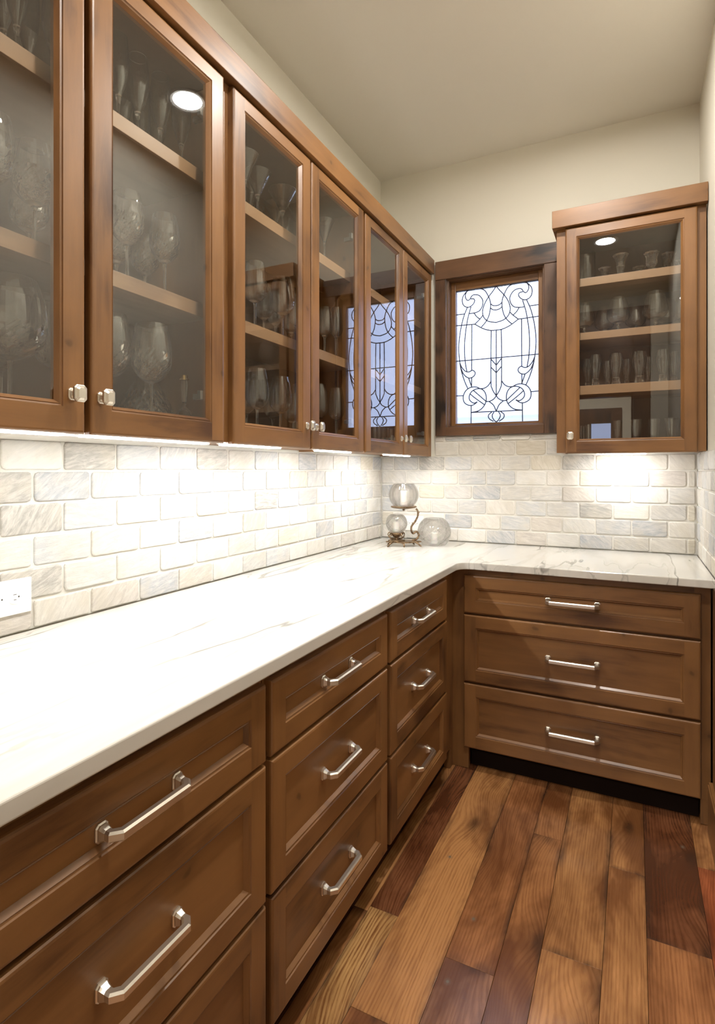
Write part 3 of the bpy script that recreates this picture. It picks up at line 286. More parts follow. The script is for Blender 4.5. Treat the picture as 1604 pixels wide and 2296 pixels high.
PANES=[[(0.058,1.647),(0.014,1.646),(0.014,1.642),(0.023,1.629),(0.024,1.619),(0.016,1.601),(0.009,1.593),(-0.0,1.587),(-0.012,1.598),(-0.021,1.615),(-0.022,1.626),(-0.019,1.634),(-0.013,1.641),(-0.012,1.646),(-0.142,1.647),(-0.142,1.685),(-0.143,1.687),(-0.163,1.691),(-0.18,1.703),(-0.185,1.711),(-0.188,1.722),(-0.188,1.746),(-0.233,1.747),(-0.233,1.58),(-0.138,1.58),(0.234,1.58),(0.234,1.747),(0.204,1.747),(0.19,1.745),(0.19,1.721),(0.184,1.706),(0.176,1.698),(0.162,1.69),(0.144,1.687),(0.144,1.647)],[(0.018,1.607),(0.02,1.608),(0.024,1.619),(0.024,1.626),(0.02,1.635),(0.014,1.642),(0.014,1.646),(0.002,1.648),(-0.011,1.647),(-0.013,1.641),(-0.02,1.632),(-0.022,1.626),(-0.02,1.612),(-0.015,1.602),(-0.002,1.588),(0.001,1.587),(0.009,1.593),(0.016,1.601)],[(-0.137,1.688),(-0.143,1.688),(-0.142,1.647),(-0.119,1.648),(-0.116,1.651),(-0.106,1.652),(-0.092,1.658),(-0.073,1.674),(-0.065,1.687),(-0.096,1.71),(-0.148,1.753),(-0.153,1.742),(-0.153,1.723),(-0.15,1.717),(-0.135,1.703),(-0.129,1.7),(-0.118,1.7),(-0.118,1.697),(-0.126,1.691)],[(-0.048,1.705),(-0.057,1.706),(-0.059,1.697),(-0.067,1.682),(-0.082,1.665),(-0.1,1.654),(-0.119,1.649),(-0.117,1.647),(-0.068,1.647),(-0.011,1.646),(0.001,1.648),(-0.01,1.676),(-0.017,1.686),(-0.038,1.704)],[(0.091,1.647),(0.119,1.647),(0.12,1.65),(0.101,1.654),(0.085,1.664),(0.068,1.683),(0.058,1.705),(0.042,1.705),(0.034,1.7),(0.014,1.68),(0.005,1.657),(0.001,1.652),(0.002,1.647)],[(0.155,1.725),(0.155,1.743),(0.152,1.751),(0.149,1.753),(0.125,1.731),(0.072,1.692),(0.067,1.685),(0.083,1.666),(0.101,1.654),(0.118,1.651),(0.12,1.648),(0.144,1.647),(0.144,1.688),(0.132,1.689),(0.119,1.697),(0.119,1.699),(0.13,1.7),(0.138,1.704),(0.148,1.712)],[(-0.037,1.704),(-0.036,1.701),(-0.025,1.694),(-0.013,1.681),(-0.0,1.651),(0.005,1.657),(0.014,1.68),(0.027,1.693),(0.039,1.704),(0.015,1.716),(0.001,1.734),(-0.011,1.718),(-0.023,1.71)],[(-0.127,1.7),(-0.135,1.703),(-0.143,1.709),(-0.153,1.723),(-0.153,1.742),(-0.151,1.749),(-0.148,1.752),(-0.145,1.761),(-0.133,1.772),(-0.116,1.779),(-0.098,1.781),(-0.096,1.783),(-0.109,1.79),(-0.122,1.793),(-0.14,1.793),(-0.141,1.791),(-0.149,1.789),(-0.162,1.784),(-0.179,1.767),(-0.188,1.746),(-0.187,1.717),(-0.183,1.707),(-0.177,1.7),(-0.158,1.689),(-0.147,1.687),(-0.13,1.689),(-0.118,1.697),(-0.118,1.7)],[(0.141,1.707),(0.133,1.701),(0.121,1.7),(0.119,1.697),(0.135,1.688),(0.156,1.688),(0.176,1.698),(0.184,1.706),(0.189,1.717),(0.191,1.739),(0.185,1.759),(0.177,1.772),(0.169,1.78),(0.163,1.783),(0.155,1.788),(0.143,1.791),(0.142,1.793),(0.117,1.792),(0.098,1.783),(0.1,1.781),(0.121,1.778),(0.13,1.774),(0.13,1.772),(0.133,1.773),(0.148,1.759),(0.155,1.743),(0.156,1.728),(0.151,1.716)],[(-0.11,1.755),(-0.122,1.767),(-0.131,1.773),(-0.145,1.761),(-0.148,1.753),(-0.127,1.734),(-0.092,1.708),(-0.066,1.687),(-0.063,1.689),(-0.059,1.697),(-0.057,1.707),(-0.059,1.707),(-0.073,1.722),(-0.075,1.722)],[(0.065,1.69),(0.065,1.688),(0.068,1.687),(0.072,1.692),(0.125,1.731),(0.15,1.753),(0.148,1.759),(0.14,1.767),(0.133,1.773),(0.128,1.771),(0.058,1.706)],[(-0.056,1.739),(-0.055,1.712),(-0.058,1.707),(-0.055,1.705),(-0.04,1.705),(-0.037,1.703),(-0.037,1.705),(-0.018,1.713),(-0.007,1.722),(-0.002,1.732),(0.001,1.734),(0.001,1.739),(-0.004,1.741),(-0.012,1.753),(-0.023,1.776),(-0.024,1.782),(-0.027,1.785),(-0.028,1.811),(-0.03,1.814),(-0.033,1.812),(-0.04,1.799),(-0.052,1.788),(-0.063,1.782),(-0.079,1.78),(-0.082,1.778),(-0.066,1.764)],[(0.03,1.798),(0.03,1.789),(0.026,1.783),(0.022,1.769),(0.007,1.743),(0.001,1.738),(0.001,1.733),(0.015,1.716),(0.039,1.703),(0.042,1.705),(0.058,1.705),(0.058,1.714),(0.058,1.739),(0.064,1.758),(0.072,1.769),(0.084,1.778),(0.081,1.78),(0.067,1.781),(0.051,1.79),(0.044,1.796),(0.033,1.813),(0.031,1.812)],[(-0.105,1.75),(-0.058,1.707),(-0.055,1.712),(-0.055,1.734),(-0.062,1.756),(-0.066,1.764),(-0.082,1.778),(-0.094,1.782),(-0.106,1.781),(-0.122,1.777),(-0.129,1.772)],[(0.06,1.744),(0.057,1.731),(0.057,1.716),(0.06,1.707),(0.114,1.758),(0.13,1.771),(0.13,1.774),(0.113,1.78),(0.095,1.782),(0.09,1.779),(0.085,1.779),(0.072,1.769),(0.064,1.758)],[(0.001,1.843),(-0.0,1.739),(0.004,1.739),(0.016,1.757),(0.03,1.791),(0.032,1.812),(0.03,1.894),(0.028,1.895),(0.005,1.868),(0.001,1.866)],[(-0.028,1.848),(-0.028,1.818),(-0.03,1.815),(-0.028,1.811),(-0.028,1.791),(-0.02,1.768),(-0.004,1.741),(-0.0,1.739),(0.001,1.785),(0.001,1.867),(-0.002,1.867),(-0.025,1.894),(-0.029,1.895)],[(-0.196,1.746),(-0.187,1.746),(-0.179,1.767),(-0.161,1.784),(-0.161,1.786),(-0.177,1.818),(-0.193,1.864),(-0.198,1.882),(-0.197,1.89),(-0.204,1.909),(-0.204,1.923),(-0.208,1.936),(-0.209,1.948),(-0.233,1.948),(-0.233,1.747)],[(0.234,1.84),(0.234,1.948),(0.211,1.948),(0.211,1.939),(0.206,1.924),(0.207,1.914),(0.198,1.887),(0.199,1.879),(0.184,1.834),(0.163,1.783),(0.169,1.78),(0.18,1.768),(0.185,1.759),(0.189,1.745),(0.204,1.747),(0.234,1.747)],[(-0.029,1.86),(-0.028,1.948),(-0.138,1.948),(-0.138,1.889),(-0.128,1.886),(-0.121,1.879),(-0.119,1.874),(-0.12,1.864),(-0.126,1.854),(-0.139,1.846),(-0.14,1.795),(-0.137,1.792),(-0.115,1.792),(-0.098,1.785),(-0.094,1.781),(-0.084,1.778),(-0.066,1.781),(-0.052,1.788),(-0.04,1.799),(-0.033,1.812),(-0.029,1.815)],[(0.141,1.918),(0.141,1.948),(0.031,1.948),(0.031,1.943),(0.029,1.941),(0.031,1.937),(0.031,1.897),(0.029,1.895),(0.031,1.892),(0.031,1.815),(0.042,1.8),(0.046,1.794),(0.057,1.786),(0.067,1.781),(0.081,1.78),(0.083,1.778),(0.098,1.782),(0.1,1.785),(0.113,1.791),(0.141,1.793),(0.143,1.8),(0.141,1.846),(0.129,1.853),(0.123,1.86),(0.121,1.866),(0.121,1.874),(0.124,1.881),(0.129,1.886),(0.141,1.89)],[(-0.197,1.88),(-0.182,1.831),(-0.161,1.784),(-0.151,1.789),(-0.141,1.791),(-0.14,1.793),(-0.14,1.8),(-0.144,1.806),(-0.156,1.845),(-0.169,1.852),(-0.184,1.866),(-0.195,1.887),(-0.198,1.885)],[(0.158,1.843),(0.146,1.807),(0.143,1.804),(0.141,1.796),(0.143,1.791),(0.15,1.79),(0.163,1.784),(0.182,1.827),(0.197,1.871),(0.199,1.879),(0.198,1.886),(0.195,1.885),(0.193,1.878),(0.184,1.864),(0.172,1.853),(0.159,1.846)],[(-0.154,1.845),(-0.156,1.844),(-0.156,1.841),(-0.153,1.832),(-0.144,1.806),(-0.142,1.803),(-0.14,1.804),(-0.138,1.844),(-0.139,1.846)],[(0.141,1.825),(0.142,1.805),(0.144,1.804),(0.153,1.83),(0.158,1.844),(0.141,1.846)],[(-0.204,1.914),(-0.197,1.887),(-0.194,1.886),(-0.188,1.872),(-0.173,1.855),(-0.163,1.848),(-0.156,1.844),(-0.138,1.846),(-0.126,1.854),(-0.121,1.862),(-0.119,1.865),(-0.119,1.874),(-0.121,1.879),(-0.128,1.886),(-0.139,1.889),(-0.152,1.881),(-0.166,1.881),(-0.167,1.883),(-0.172,1.883),(-0.188,1.897),(-0.202,1.92),(-0.205,1.918)],[(0.144,1.886),(0.141,1.889),(0.129,1.886),(0.124,1.881),(0.121,1.874),(0.123,1.86),(0.129,1.853),(0.14,1.846),(0.158,1.844),(0.176,1.856),(0.184,1.864),(0.19,1.874),(0.195,1.885),(0.199,1.887),(0.207,1.914),(0.206,1.92),(0.202,1.918),(0.197,1.907),(0.188,1.895),(0.177,1.885),(0.168,1.883),(0.167,1.881),(0.153,1.881)],[(0.031,1.922),(0.031,1.937),(0.028,1.94),(0.006,1.912),(0.001,1.909),(0.001,1.883),(-0.0,1.867),(0.003,1.866),(0.024,1.891),(0.03,1.895)],[(-0.029,1.902),(-0.029,1.895),(-0.026,1.895),(-0.007,1.872),(-0.0,1.867),(0.001,1.905),(0.001,1.909),(-0.002,1.909),(-0.014,1.926),(-0.027,1.94)],[(-0.169,1.948),(-0.177,1.948),(-0.175,1.926),(-0.168,1.891),(-0.169,1.883),(-0.166,1.881),(-0.152,1.881),(-0.149,1.883),(-0.138,1.889),(-0.138,1.948)],[(0.147,1.884),(0.153,1.881),(0.167,1.881),(0.17,1.883),(0.179,1.939),(0.179,1.947),(0.175,1.948),(0.141,1.948),(0.14,1.889)],[(-0.17,1.897),(-0.177,1.948),(-0.209,1.948),(-0.207,1.934),(-0.204,1.92),(-0.201,1.919),(-0.199,1.913),(-0.188,1.897),(-0.172,1.883),(-0.168,1.884)],[(0.204,1.948),(0.179,1.948),(0.178,1.931),(0.17,1.89),(0.17,1.883),(0.175,1.885),(0.188,1.895),(0.197,1.907),(0.202,1.918),(0.206,1.92),(0.211,1.939),(0.211,1.947)],[(-0.025,1.948),(-0.028,1.948),(-0.028,1.941),(-0.014,1.926),(-0.002,1.909),(0.001,1.909),(0.001,1.948)],[(0.031,1.944),(0.031,1.948),(0.001,1.948),(0.001,1.913),(0.001,1.909),(0.006,1.912)],[(-0.233,2.102),(-0.233,1.948),(-0.21,1.948),(-0.214,2.011),(-0.214,2.045),(-0.211,2.079),(-0.199,2.152),(-0.233,2.154)],[(-0.206,2.112),(-0.214,2.045),(-0.214,1.995),(-0.21,1.948),(-0.177,1.948),(-0.18,1.99),(-0.179,2.066),(-0.168,2.152),(-0.199,2.153)],[(-0.138,2.033),(-0.137,2.15),(-0.168,2.152),(-0.176,2.099),(-0.178,2.066),(-0.18,2.045),(-0.18,1.986),(-0.177,1.948),(-0.138,1.948)],[(-0.028,1.995),(-0.027,2.104),(-0.057,2.112),(-0.078,2.122),(-0.12,2.151),(-0.137,2.15),(-0.137,2.104),(-0.138,1.948),(-0.028,1.948)],[(-0.027,2.081),(-0.028,1.948),(0.001,1.948),(0.001,1.97),(0.001,2.102),(-0.027,2.104)],[(0.001,1.977),(0.001,1.948),(0.031,1.948),(0.03,2.074),(0.028,2.104),(0.001,2.102)],[(0.141,1.982),(0.14,2.15),(0.122,2.151),(0.076,2.12),(0.04,2.106),(0.029,2.104),(0.031,1.948),(0.141,1.948)],[(0.14,2.053),(0.141,1.948),(0.18,1.948),(0.183,2.009),(0.182,2.045),(0.179,2.093),(0.17,2.152),(0.14,2.15)],[(0.213,1.958),(0.217,2.006),(0.217,2.035),(0.212,2.09),(0.201,2.152),(0.172,2.152),(0.17,2.151),(0.171,2.144),(0.177,2.109),(0.182,2.057),(0.183,2.009),(0.18,1.948),(0.211,1.947)],[(0.211,2.092),(0.217,2.035),(0.216,1.988),(0.212,1.948),(0.234,1.948),(0.234,2.015),(0.234,2.154),(0.201,2.152)],[(-0.025,2.152),(-0.038,2.155),(-0.053,2.164),(-0.066,2.146),(-0.083,2.131),(-0.085,2.128),(-0.083,2.125),(-0.057,2.112),(-0.029,2.104),(-0.001,2.102),(0.018,2.104),(0.029,2.103),(0.066,2.115),(0.086,2.126),(0.085,2.131),(0.065,2.149),(0.054,2.164),(0.04,2.155),(0.006,2.147),(-0.004,2.147)],[(-0.081,2.188),(-0.093,2.174),(-0.12,2.151),(-0.099,2.135),(-0.085,2.127),(-0.083,2.131),(-0.066,2.146),(-0.053,2.163),(-0.067,2.179),(-0.074,2.195)],[(0.066,2.176),(0.054,2.163),(0.065,2.149),(0.085,2.131),(0.086,2.127),(0.112,2.144),(0.122,2.151),(0.099,2.17),(0.077,2.195)],[(0.044,2.184),(0.038,2.202),(0.035,2.225),(0.032,2.23),(0.021,2.221),(0.006,2.217),(-0.018,2.22),(-0.031,2.23),(-0.035,2.206),(-0.042,2.185),(-0.053,2.164),(-0.038,2.155),(-0.004,2.147),(0.006,2.147),(0.034,2.153),(0.052,2.162),(0.054,2.166),(0.048,2.174)],[(-0.147,2.151),(-0.119,2.151),(-0.112,2.159),(-0.092,2.175),(-0.113,2.195),(-0.12,2.207),(-0.126,2.215),(-0.155,2.214),(-0.168,2.152)],[(0.118,2.201),(0.113,2.193),(0.097,2.18),(0.094,2.175),(0.121,2.151),(0.141,2.15),(0.159,2.152),(0.17,2.152),(0.17,2.155),(0.162,2.196),(0.156,2.216),(0.126,2.215)],[(-0.182,2.152),(-0.168,2.152),(-0.167,2.154),(-0.159,2.2),(-0.143,2.25),(-0.145,2.256),(-0.15,2.253),(-0.156,2.253),(-0.165,2.252),(-0.181,2.215),(-0.191,2.184),(-0.198,2.153)],[(0.166,2.252),(0.147,2.255),(0.145,2.25),(0.161,2.2),(0.17,2.151),(0.175,2.152),(0.2,2.153),(0.2,2.156),(0.183,2.215),(0.18,2.218)],[(-0.222,2.154),(-0.198,2.153),(-0.191,2.184),(-0.181,2.212),(-0.181,2.215),(-0.183,2.216),(-0.191,2.216),(-0.233,2.217),(-0.233,2.154)],[(0.234,2.205),(0.234,2.217),(0.2,2.217),(0.183,2.215),(0.195,2.176),(0.2,2.152),(0.234,2.154)],[(-0.036,2.281),(-0.04,2.293),(-0.042,2.295),(-0.045,2.293),(-0.06,2.27),(-0.073,2.238),(-0.076,2.221),(-0.076,2.206),(-0.074,2.194),(-0.067,2.181),(-0.061,2.171),(-0.053,2.164),(-0.043,2.181),(-0.037,2.198),(-0.031,2.229),(-0.03,2.253)],[(0.068,2.255),(0.061,2.271),(0.051,2.287),(0.045,2.294),(0.042,2.293),(0.035,2.272),(0.034,2.257),(0.031,2.254),(0.034,2.237),(0.032,2.229),(0.035,2.225),(0.038,2.202),(0.043,2.185),(0.054,2.164),(0.066,2.175),(0.071,2.183),(0.078,2.204),(0.078,2.224),(0.074,2.241)],[(-0.074,2.263),(-0.079,2.244),(-0.093,2.225),(-0.106,2.218),(-0.124,2.215),(-0.124,2.212),(-0.113,2.195),(-0.093,2.176),(-0.091,2.176),(-0.074,2.195),(-0.076,2.221),(-0.073,2.238),(-0.06,2.27),(-0.042,2.295),(-0.042,2.298),(-0.058,2.327),(-0.069,2.34),(-0.093,2.352),(-0.155,2.352),(-0.158,2.349),(-0.165,2.347),(-0.174,2.336),(-0.176,2.313),(-0.17,2.298),(-0.166,2.294),(-0.161,2.291),(-0.156,2.292),(-0.145,2.301),(-0.145,2.306),(-0.141,2.312),(-0.13,2.319),(-0.117,2.319),(-0.1,2.314),(-0.087,2.303),(-0.079,2.291),(-0.074,2.277)],[(0.079,2.286),(0.085,2.298),(0.098,2.312),(0.118,2.319),(0.135,2.318),(0.145,2.309),(0.148,2.3),(0.152,2.296),(0.16,2.291),(0.168,2.294),(0.175,2.304),(0.179,2.32),(0.175,2.331),(0.175,2.337),(0.166,2.347),(0.159,2.349),(0.157,2.352),(0.095,2.352),(0.068,2.338),(0.058,2.326),(0.051,2.311),(0.044,2.299),(0.044,2.294),(0.051,2.287),(0.061,2.271),(0.074,2.241),(0.078,2.224),(0.078,2.204),(0.076,2.195),(0.093,2.176),(0.113,2.193),(0.126,2.215),(0.107,2.218),(0.1,2.221),(0.094,2.225),(0.085,2.236),(0.079,2.248),(0.076,2.261),(0.076,2.276)],[(-0.141,2.311),(-0.145,2.306),(-0.145,2.3),(-0.127,2.296),(-0.122,2.29),(-0.121,2.282),(-0.128,2.269),(-0.135,2.262),(-0.145,2.256),(-0.143,2.25),(-0.154,2.215),(-0.124,2.214),(-0.122,2.216),(-0.109,2.218),(-0.103,2.219),(-0.093,2.225),(-0.081,2.24),(-0.074,2.259),(-0.075,2.281),(-0.087,2.303),(-0.1,2.314),(-0.117,2.319),(-0.13,2.319),(-0.137,2.316)],[(0.081,2.245),(0.09,2.229),(0.104,2.219),(0.124,2.215),(0.156,2.216),(0.145,2.25),(0.147,2.256),(0.132,2.266),(0.124,2.279),(0.124,2.284),(0.124,2.291),(0.128,2.296),(0.143,2.298),(0.148,2.301),(0.145,2.309),(0.137,2.317),(0.132,2.319),(0.113,2.318),(0.098,2.312),(0.085,2.298),(0.077,2.281),(0.076,2.261)],[(-0.194,2.292),(-0.193,2.31),(-0.188,2.322),(-0.177,2.335),(-0.174,2.335),(-0.171,2.338),(-0.165,2.347),(-0.162,2.347),(-0.155,2.352),(-0.233,2.352),(-0.233,2.285),(-0.233,2.217),(-0.198,2.217),(-0.18,2.215),(-0.165,2.253),(-0.176,2.257),(-0.186,2.266),(-0.192,2.277)],[(0.207,2.217),(0.234,2.217),(0.234,2.352),(0.157,2.352),(0.159,2.349),(0.166,2.347),(0.175,2.336),(0.178,2.336),(0.183,2.331),(0.189,2.323),(0.196,2.305),(0.196,2.285),(0.192,2.273),(0.183,2.261),(0.174,2.255),(0.166,2.253),(0.166,2.251),(0.182,2.215)],[(0.022,2.223),(0.034,2.232),(0.033,2.25),(0.031,2.253),(0.02,2.244),(0.014,2.242),(-0.004,2.241),(-0.017,2.243),(-0.021,2.246),(-0.029,2.254),(-0.031,2.253),(-0.031,2.23),(-0.018,2.22),(0.006,2.217),(0.017,2.219)],[(-0.025,2.316),(-0.039,2.301),(-0.042,2.294),(-0.04,2.293),(-0.034,2.276),(-0.031,2.255),(-0.023,2.247),(-0.017,2.243),(-0.004,2.241),(0.018,2.243),(0.033,2.255),(0.034,2.267),(0.044,2.297),(0.021,2.322),(0.002,2.349),(-0.004,2.345),(-0.008,2.337)],[(-0.18,2.331),(-0.188,2.322),(-0.194,2.304),(-0.193,2.281),(-0.186,2.266),(-0.176,2.257),(-0.165,2.252),(-0.147,2.254),(-0.132,2.265),(-0.121,2.282),(-0.123,2.292),(-0.129,2.297),(-0.141,2.298),(-0.145,2.301),(-0.156,2.292),(-0.161,2.291),(-0.166,2.294),(-0.17,2.298),(-0.176,2.313),(-0.174,2.335),(-0.177,2.335)],[(0.124,2.281),(0.132,2.266),(0.149,2.254),(0.168,2.253),(0.176,2.256),(0.188,2.266),(0.196,2.285),(0.196,2.305),(0.191,2.317),(0.183,2.331),(0.178,2.336),(0.175,2.336),(0.179,2.318),(0.175,2.304),(0.17,2.296),(0.165,2.292),(0.16,2.291),(0.148,2.301),(0.143,2.298),(0.134,2.298),(0.125,2.293)],[(-0.05,2.312),(-0.041,2.297),(-0.035,2.306),(-0.017,2.325),(-0.004,2.345),(0.001,2.349),(0.001,2.352),(-0.027,2.352),(-0.093,2.352),(-0.069,2.34),(-0.057,2.327)],[(0.028,2.352),(0.001,2.352),(0.001,2.349),(0.021,2.322),(0.043,2.297),(0.052,2.313),(0.058,2.326),(0.068,2.338),(0.095,2.352)]]
GL=[('flute',0.1,-2.263,2.167,0.307,0.0229,1),
('flute',0.19,-2.348,2.167,0.233,0.0218,1),
('flute',0.19,-2.266,2.167,0.224,0.0221,1),
('flute',0.14,-2.345,2.167,0.265,0.0222,1),
('goblet',0.19,-2.308,1.789,0.236,0.0469,1),
('goblet',0.08,-2.249,1.789,0.202,0.0423,1),
('goblet',0.19,-2.397,1.789,0.25,0.0411,1),
('balloon',0.18,-2.358,1.447,0.271,0.0717,1),
('goblet',0.15,-2.238,1.447,0.271,0.0499,1),
('goblet',0.08,-2.314,1.447,0.237,0.0404,1),
('flute',0.19,-2.086,2.167,0.26,0.025,2),
('flute',0.19,-2.024,2.167,0.238,0.0283,2),
('flute',0.19,-1.945,2.167,0.238,0.0272,2),
('flute',0.19,-1.865,2.167,0.233,0.0271,2),
('flute',0.09,-1.98,2.167,0.275,0.0237,2),
('flute',0.09,-1.912,2.167,0.26,0.0246,2),
('flute',0.09,-1.837,2.167,0.253,0.0256,2),
('goblet',0.2,-2.068,1.789,0.235,0.0423,2),
('goblet',0.19,-1.929,1.789,0.236,0.0411,2),
('goblet',0.1,-1.916,1.789,0.199,0.0399,2),
('goblet',0.1,-2.014,1.789,0.201,0.0377,2),
('goblet',0.18,-2.085,1.447,0.266,0.049,2),
('goblet',0.2,-1.979,1.447,0.257,0.0531,2),
('decanter',0.1,-1.925,1.447,0.261,0.0769,2),
('bell',0.19,-1.874,1.447,0.142,0.0321,2),
('martini',0.2,-1.502,2.167,0.184,0.048,3),
('martini',0.2,-1.364,2.167,0.176,0.0527,3),
('martini',0.2,-1.591,2.167,0.194,0.046,3),
('martini',0.2,-1.242,2.167,0.17,0.0433,3),
('tumbler',0.1,-1.319,2.167,0.163,0.0188,3),
('martini',0.1,-1.425,2.167,0.187,0.0409,3),
('martini',0.12,-1.312,2.167,0.174,0.0428,3),
('tumbler',0.1,-1.191,2.167,0.167,0.018,3),
('wine',0.2,-1.527,1.789,0.237,0.0413,3),
('wine',0.2,-1.361,1.789,0.234,0.0461,3),
('wine',0.11,-1.351,1.789,0.225,0.0388,3),
('wine',0.08,-1.231,1.789,0.247,0.0357,3),
('wine',0.15,-1.162,1.789,0.248,0.0416,3),
('wine',0.08,-1.114,1.789,0.225,0.0355,3),
('wine',0.19,-1.501,1.447,0.22,0.0403,3),
('wine',0.2,-1.373,1.447,0.21,0.041,3),
('wine',0.18,-1.2,1.447,0.209,0.0407,3),
('wine',0.09,-1.431,1.447,0.203,0.0327,3),
('wine',0.09,-1.264,1.447,0.196,0.0351,3),
('wine',0.09,-1.126,1.447,0.182,0.0371,3),
('martini',0.19,-1.028,2.167,0.205,0.0416,4),
('wine',0.2,-1.019,1.789,0.216,0.0341,4),
('wine',0.2,-0.923,1.789,0.227,0.0294,4),
('wine',0.17,-1.008,1.447,0.236,0.0382,4),
('wine',0.2,-0.964,1.447,0.22,0.0348,4),
('highball',0.16,-0.443,1.789,0.116,0.0127,5),
('highball',0.16,-0.391,1.789,0.112,0.0129,5),
('highball',0.16,-0.339,1.789,0.109,0.0132,5),
('highball',0.16,-0.284,1.789,0.105,0.0134,5),
('highball',0.16,-0.228,1.789,0.101,0.0136,5),
('highball',0.16,-0.176,1.789,0.098,0.0138,5),
('highball',0.2,-0.536,1.447,0.097,0.0101,5),
('highball',0.2,-0.487,1.447,0.095,0.0102,5),
('highball',0.2,-0.436,1.447,0.092,0.0104,5),
('highball',0.2,-0.383,1.447,0.089,0.0106,5),
('highball',0.2,-0.329,1.447,0.086,0.0107,5),
('cylinder',1.153,-0.19,2.21,0.145,0.0472,7),
('flared_holder',1.241,-0.17,2.21,0.069,0.0298,7),
('flared_holder',1.31,-0.23,2.21,0.101,0.033,7),
('petal_holder',1.388,-0.17,2.21,0.05,0.0291,7),
('petal_holder',1.437,-0.24,2.21,0.086,0.0302,7),
('petal_holder',1.507,-0.19,2.21,0.085,0.0303,7),
('petal_holder',1.552,-0.16,2.21,0.057,0.0243,7),
('snifter',1.155,-0.235,1.957,0.146,0.0465,7),
('snifter',1.3,-0.235,1.957,0.155,0.0495,7),
('snifter',1.452,-0.235,1.957,0.161,0.0523,7),
('snifter',1.237,-0.13,1.957,0.145,0.0432,7),
('snifter',1.371,-0.13,1.957,0.145,0.0444,7),
('snifter',1.504,-0.13,1.957,0.148,0.0434,7),
('snifter',1.555,-0.2,1.957,0.13,0.03,7),
('pilsner',1.162,-0.14,1.709,0.148,0.024,7),
('pilsner',1.203,-0.235,1.709,0.148,0.0273,7),
('pilsner',1.251,-0.14,1.709,0.131,0.0215,7),
('pilsner',1.291,-0.235,1.709,0.146,0.031,7),
('pilsner',1.335,-0.14,1.709,0.133,0.0191,7),
('pilsner',1.387,-0.235,1.709,0.146,0.0325,7),
('pilsner',1.425,-0.14,1.709,0.135,0.0188,7),
('pilsner',1.482,-0.235,1.709,0.145,0.03,7),
('pilsner',1.526,-0.2,1.709,0.139,0.0261,7),
('vtumbler',1.297,-0.235,1.447,0.098,0.0227,7),
('vtumbler',1.374,-0.235,1.447,0.099,0.0265,7),
('vtumbler',1.445,-0.235,1.447,0.098,0.0262,7),
('vtumbler',1.517,-0.235,1.447,0.1,0.0298,7),
('highball',1.136,-0.2,1.447,0.081,0.0097,7),
('highball',1.144,-0.15,1.447,0.074,0.0098,7),
('highball',1.171,-0.22,1.447,0.085,0.0148,7)]
# ================================================================= room shell
ZC = 3.06; FZ = -.02; XR = 1.645; YF = -3.45
def P_(name, a, b, m, st=True):
    mb = MB(); mb.box(a, b); o = mb.build(name, m)
    return struct(o) if st else o
wl = P_('wall_left', (-.13, YF, FZ), (-.010, .16, ZC), PAINT)
wr = P_('wall_right', (XR, YF-.12, FZ), (XR+.12, .16, ZC), PAINT)
mb = MB()
WX0, WX1, WZ0, WZ1 = .405, .940, 1.560, 2.408
mb.box((-.01, .010, FZ), (WX0, .16, ZC)); mb.box((WX1, .010, FZ), (XR, .16, ZC)); mb.box((WX0, .010, FZ), (WX1, .16, WZ0)); mb.box((WX0, .010, WZ1), (WX1, .16, ZC))
wb = struct(mb.build('wall_back', PAINT))
mb = MB(); OX0, OX1, OZ = .12, 1.36, 2.04
mb.box((-2.0, YF-.12, FZ), (OX0, YF, ZC)); mb.box((OX1, YF-.12, FZ), (XR, YF, ZC)); mb.box((OX0, YF-.12, OZ), (OX1, YF, ZC))
wf = struct(mb.build('wall_front', PAINT))
P_('ceiling', (-2.1, -7.1, ZC), (3.0, .16, ZC+.1), CEIL)
# room beyond the doorway behind the camera
P_('wall_hall_left', (-2.1, -7.0, FZ), (-2.0, YF-.12, ZC), PAINT); P_('wall_hall_right', (2.8, -7.0, FZ), (2.9, YF-.12, ZC), PAINT)
P_('wall_hall_front', (XR, YF-.14, FZ), (2.8, YF-.12, ZC), PAINT)
mb = MB(); HY = -6.85
mb.box((-2.0, HY-.12, FZ), (.77, HY, ZC)); mb.box((1.05, HY-.12, FZ), (2.8, HY, ZC)); mb.box((.77, HY-.12, 2.03), (1.05, HY, ZC)); mb.box((.77, HY-.12, FZ), (1.05, HY, .25))
struct(mb.build('wall_hall_back', PAINT))
w2 = sempty('window_2')
for a, b in (((.45, HY, .10), (.77, HY+.02, 2.25)), ((1.05, HY, .10), (1.20, HY+.02, 2.25)), ((.77, HY, 2.03), (1.05, HY+.02, 2.25)), ((.77, HY, .10), (1.05, HY+.02, .25))):
    mb = MB(); mb.box(a, b, c=.003); mb.build('casing', TZ, w2)
mb = MB(); mb.box((.77, HY-.07, .25), (1.05, HY-.065, 2.03)); mb.build('pane', PANEC, w2)
d1 = sempty('door_1')
for a, b, m in (((OX1, YF, FZ), (OX1+.14, YF+.022, 2.85), TZ), ((OX0-.14, YF, FZ), (OX0, YF+.022, 2.85), TZ), ((OX0, YF, OZ), (OX1, YF+.022, 2.85), TX), ((OX1-.02, YF-.12, FZ), (OX1-.001, YF, OZ), TZ), ((OX0+.001, YF-.12, FZ), (OX0+.02, YF, OZ), TZ), ((OX0, YF-.12, OZ-.02), (OX1, YF, OZ-.001), TX)):
    mb = MB(); mb.box(a, b, c=.003); mb.build('casing', m, d1)

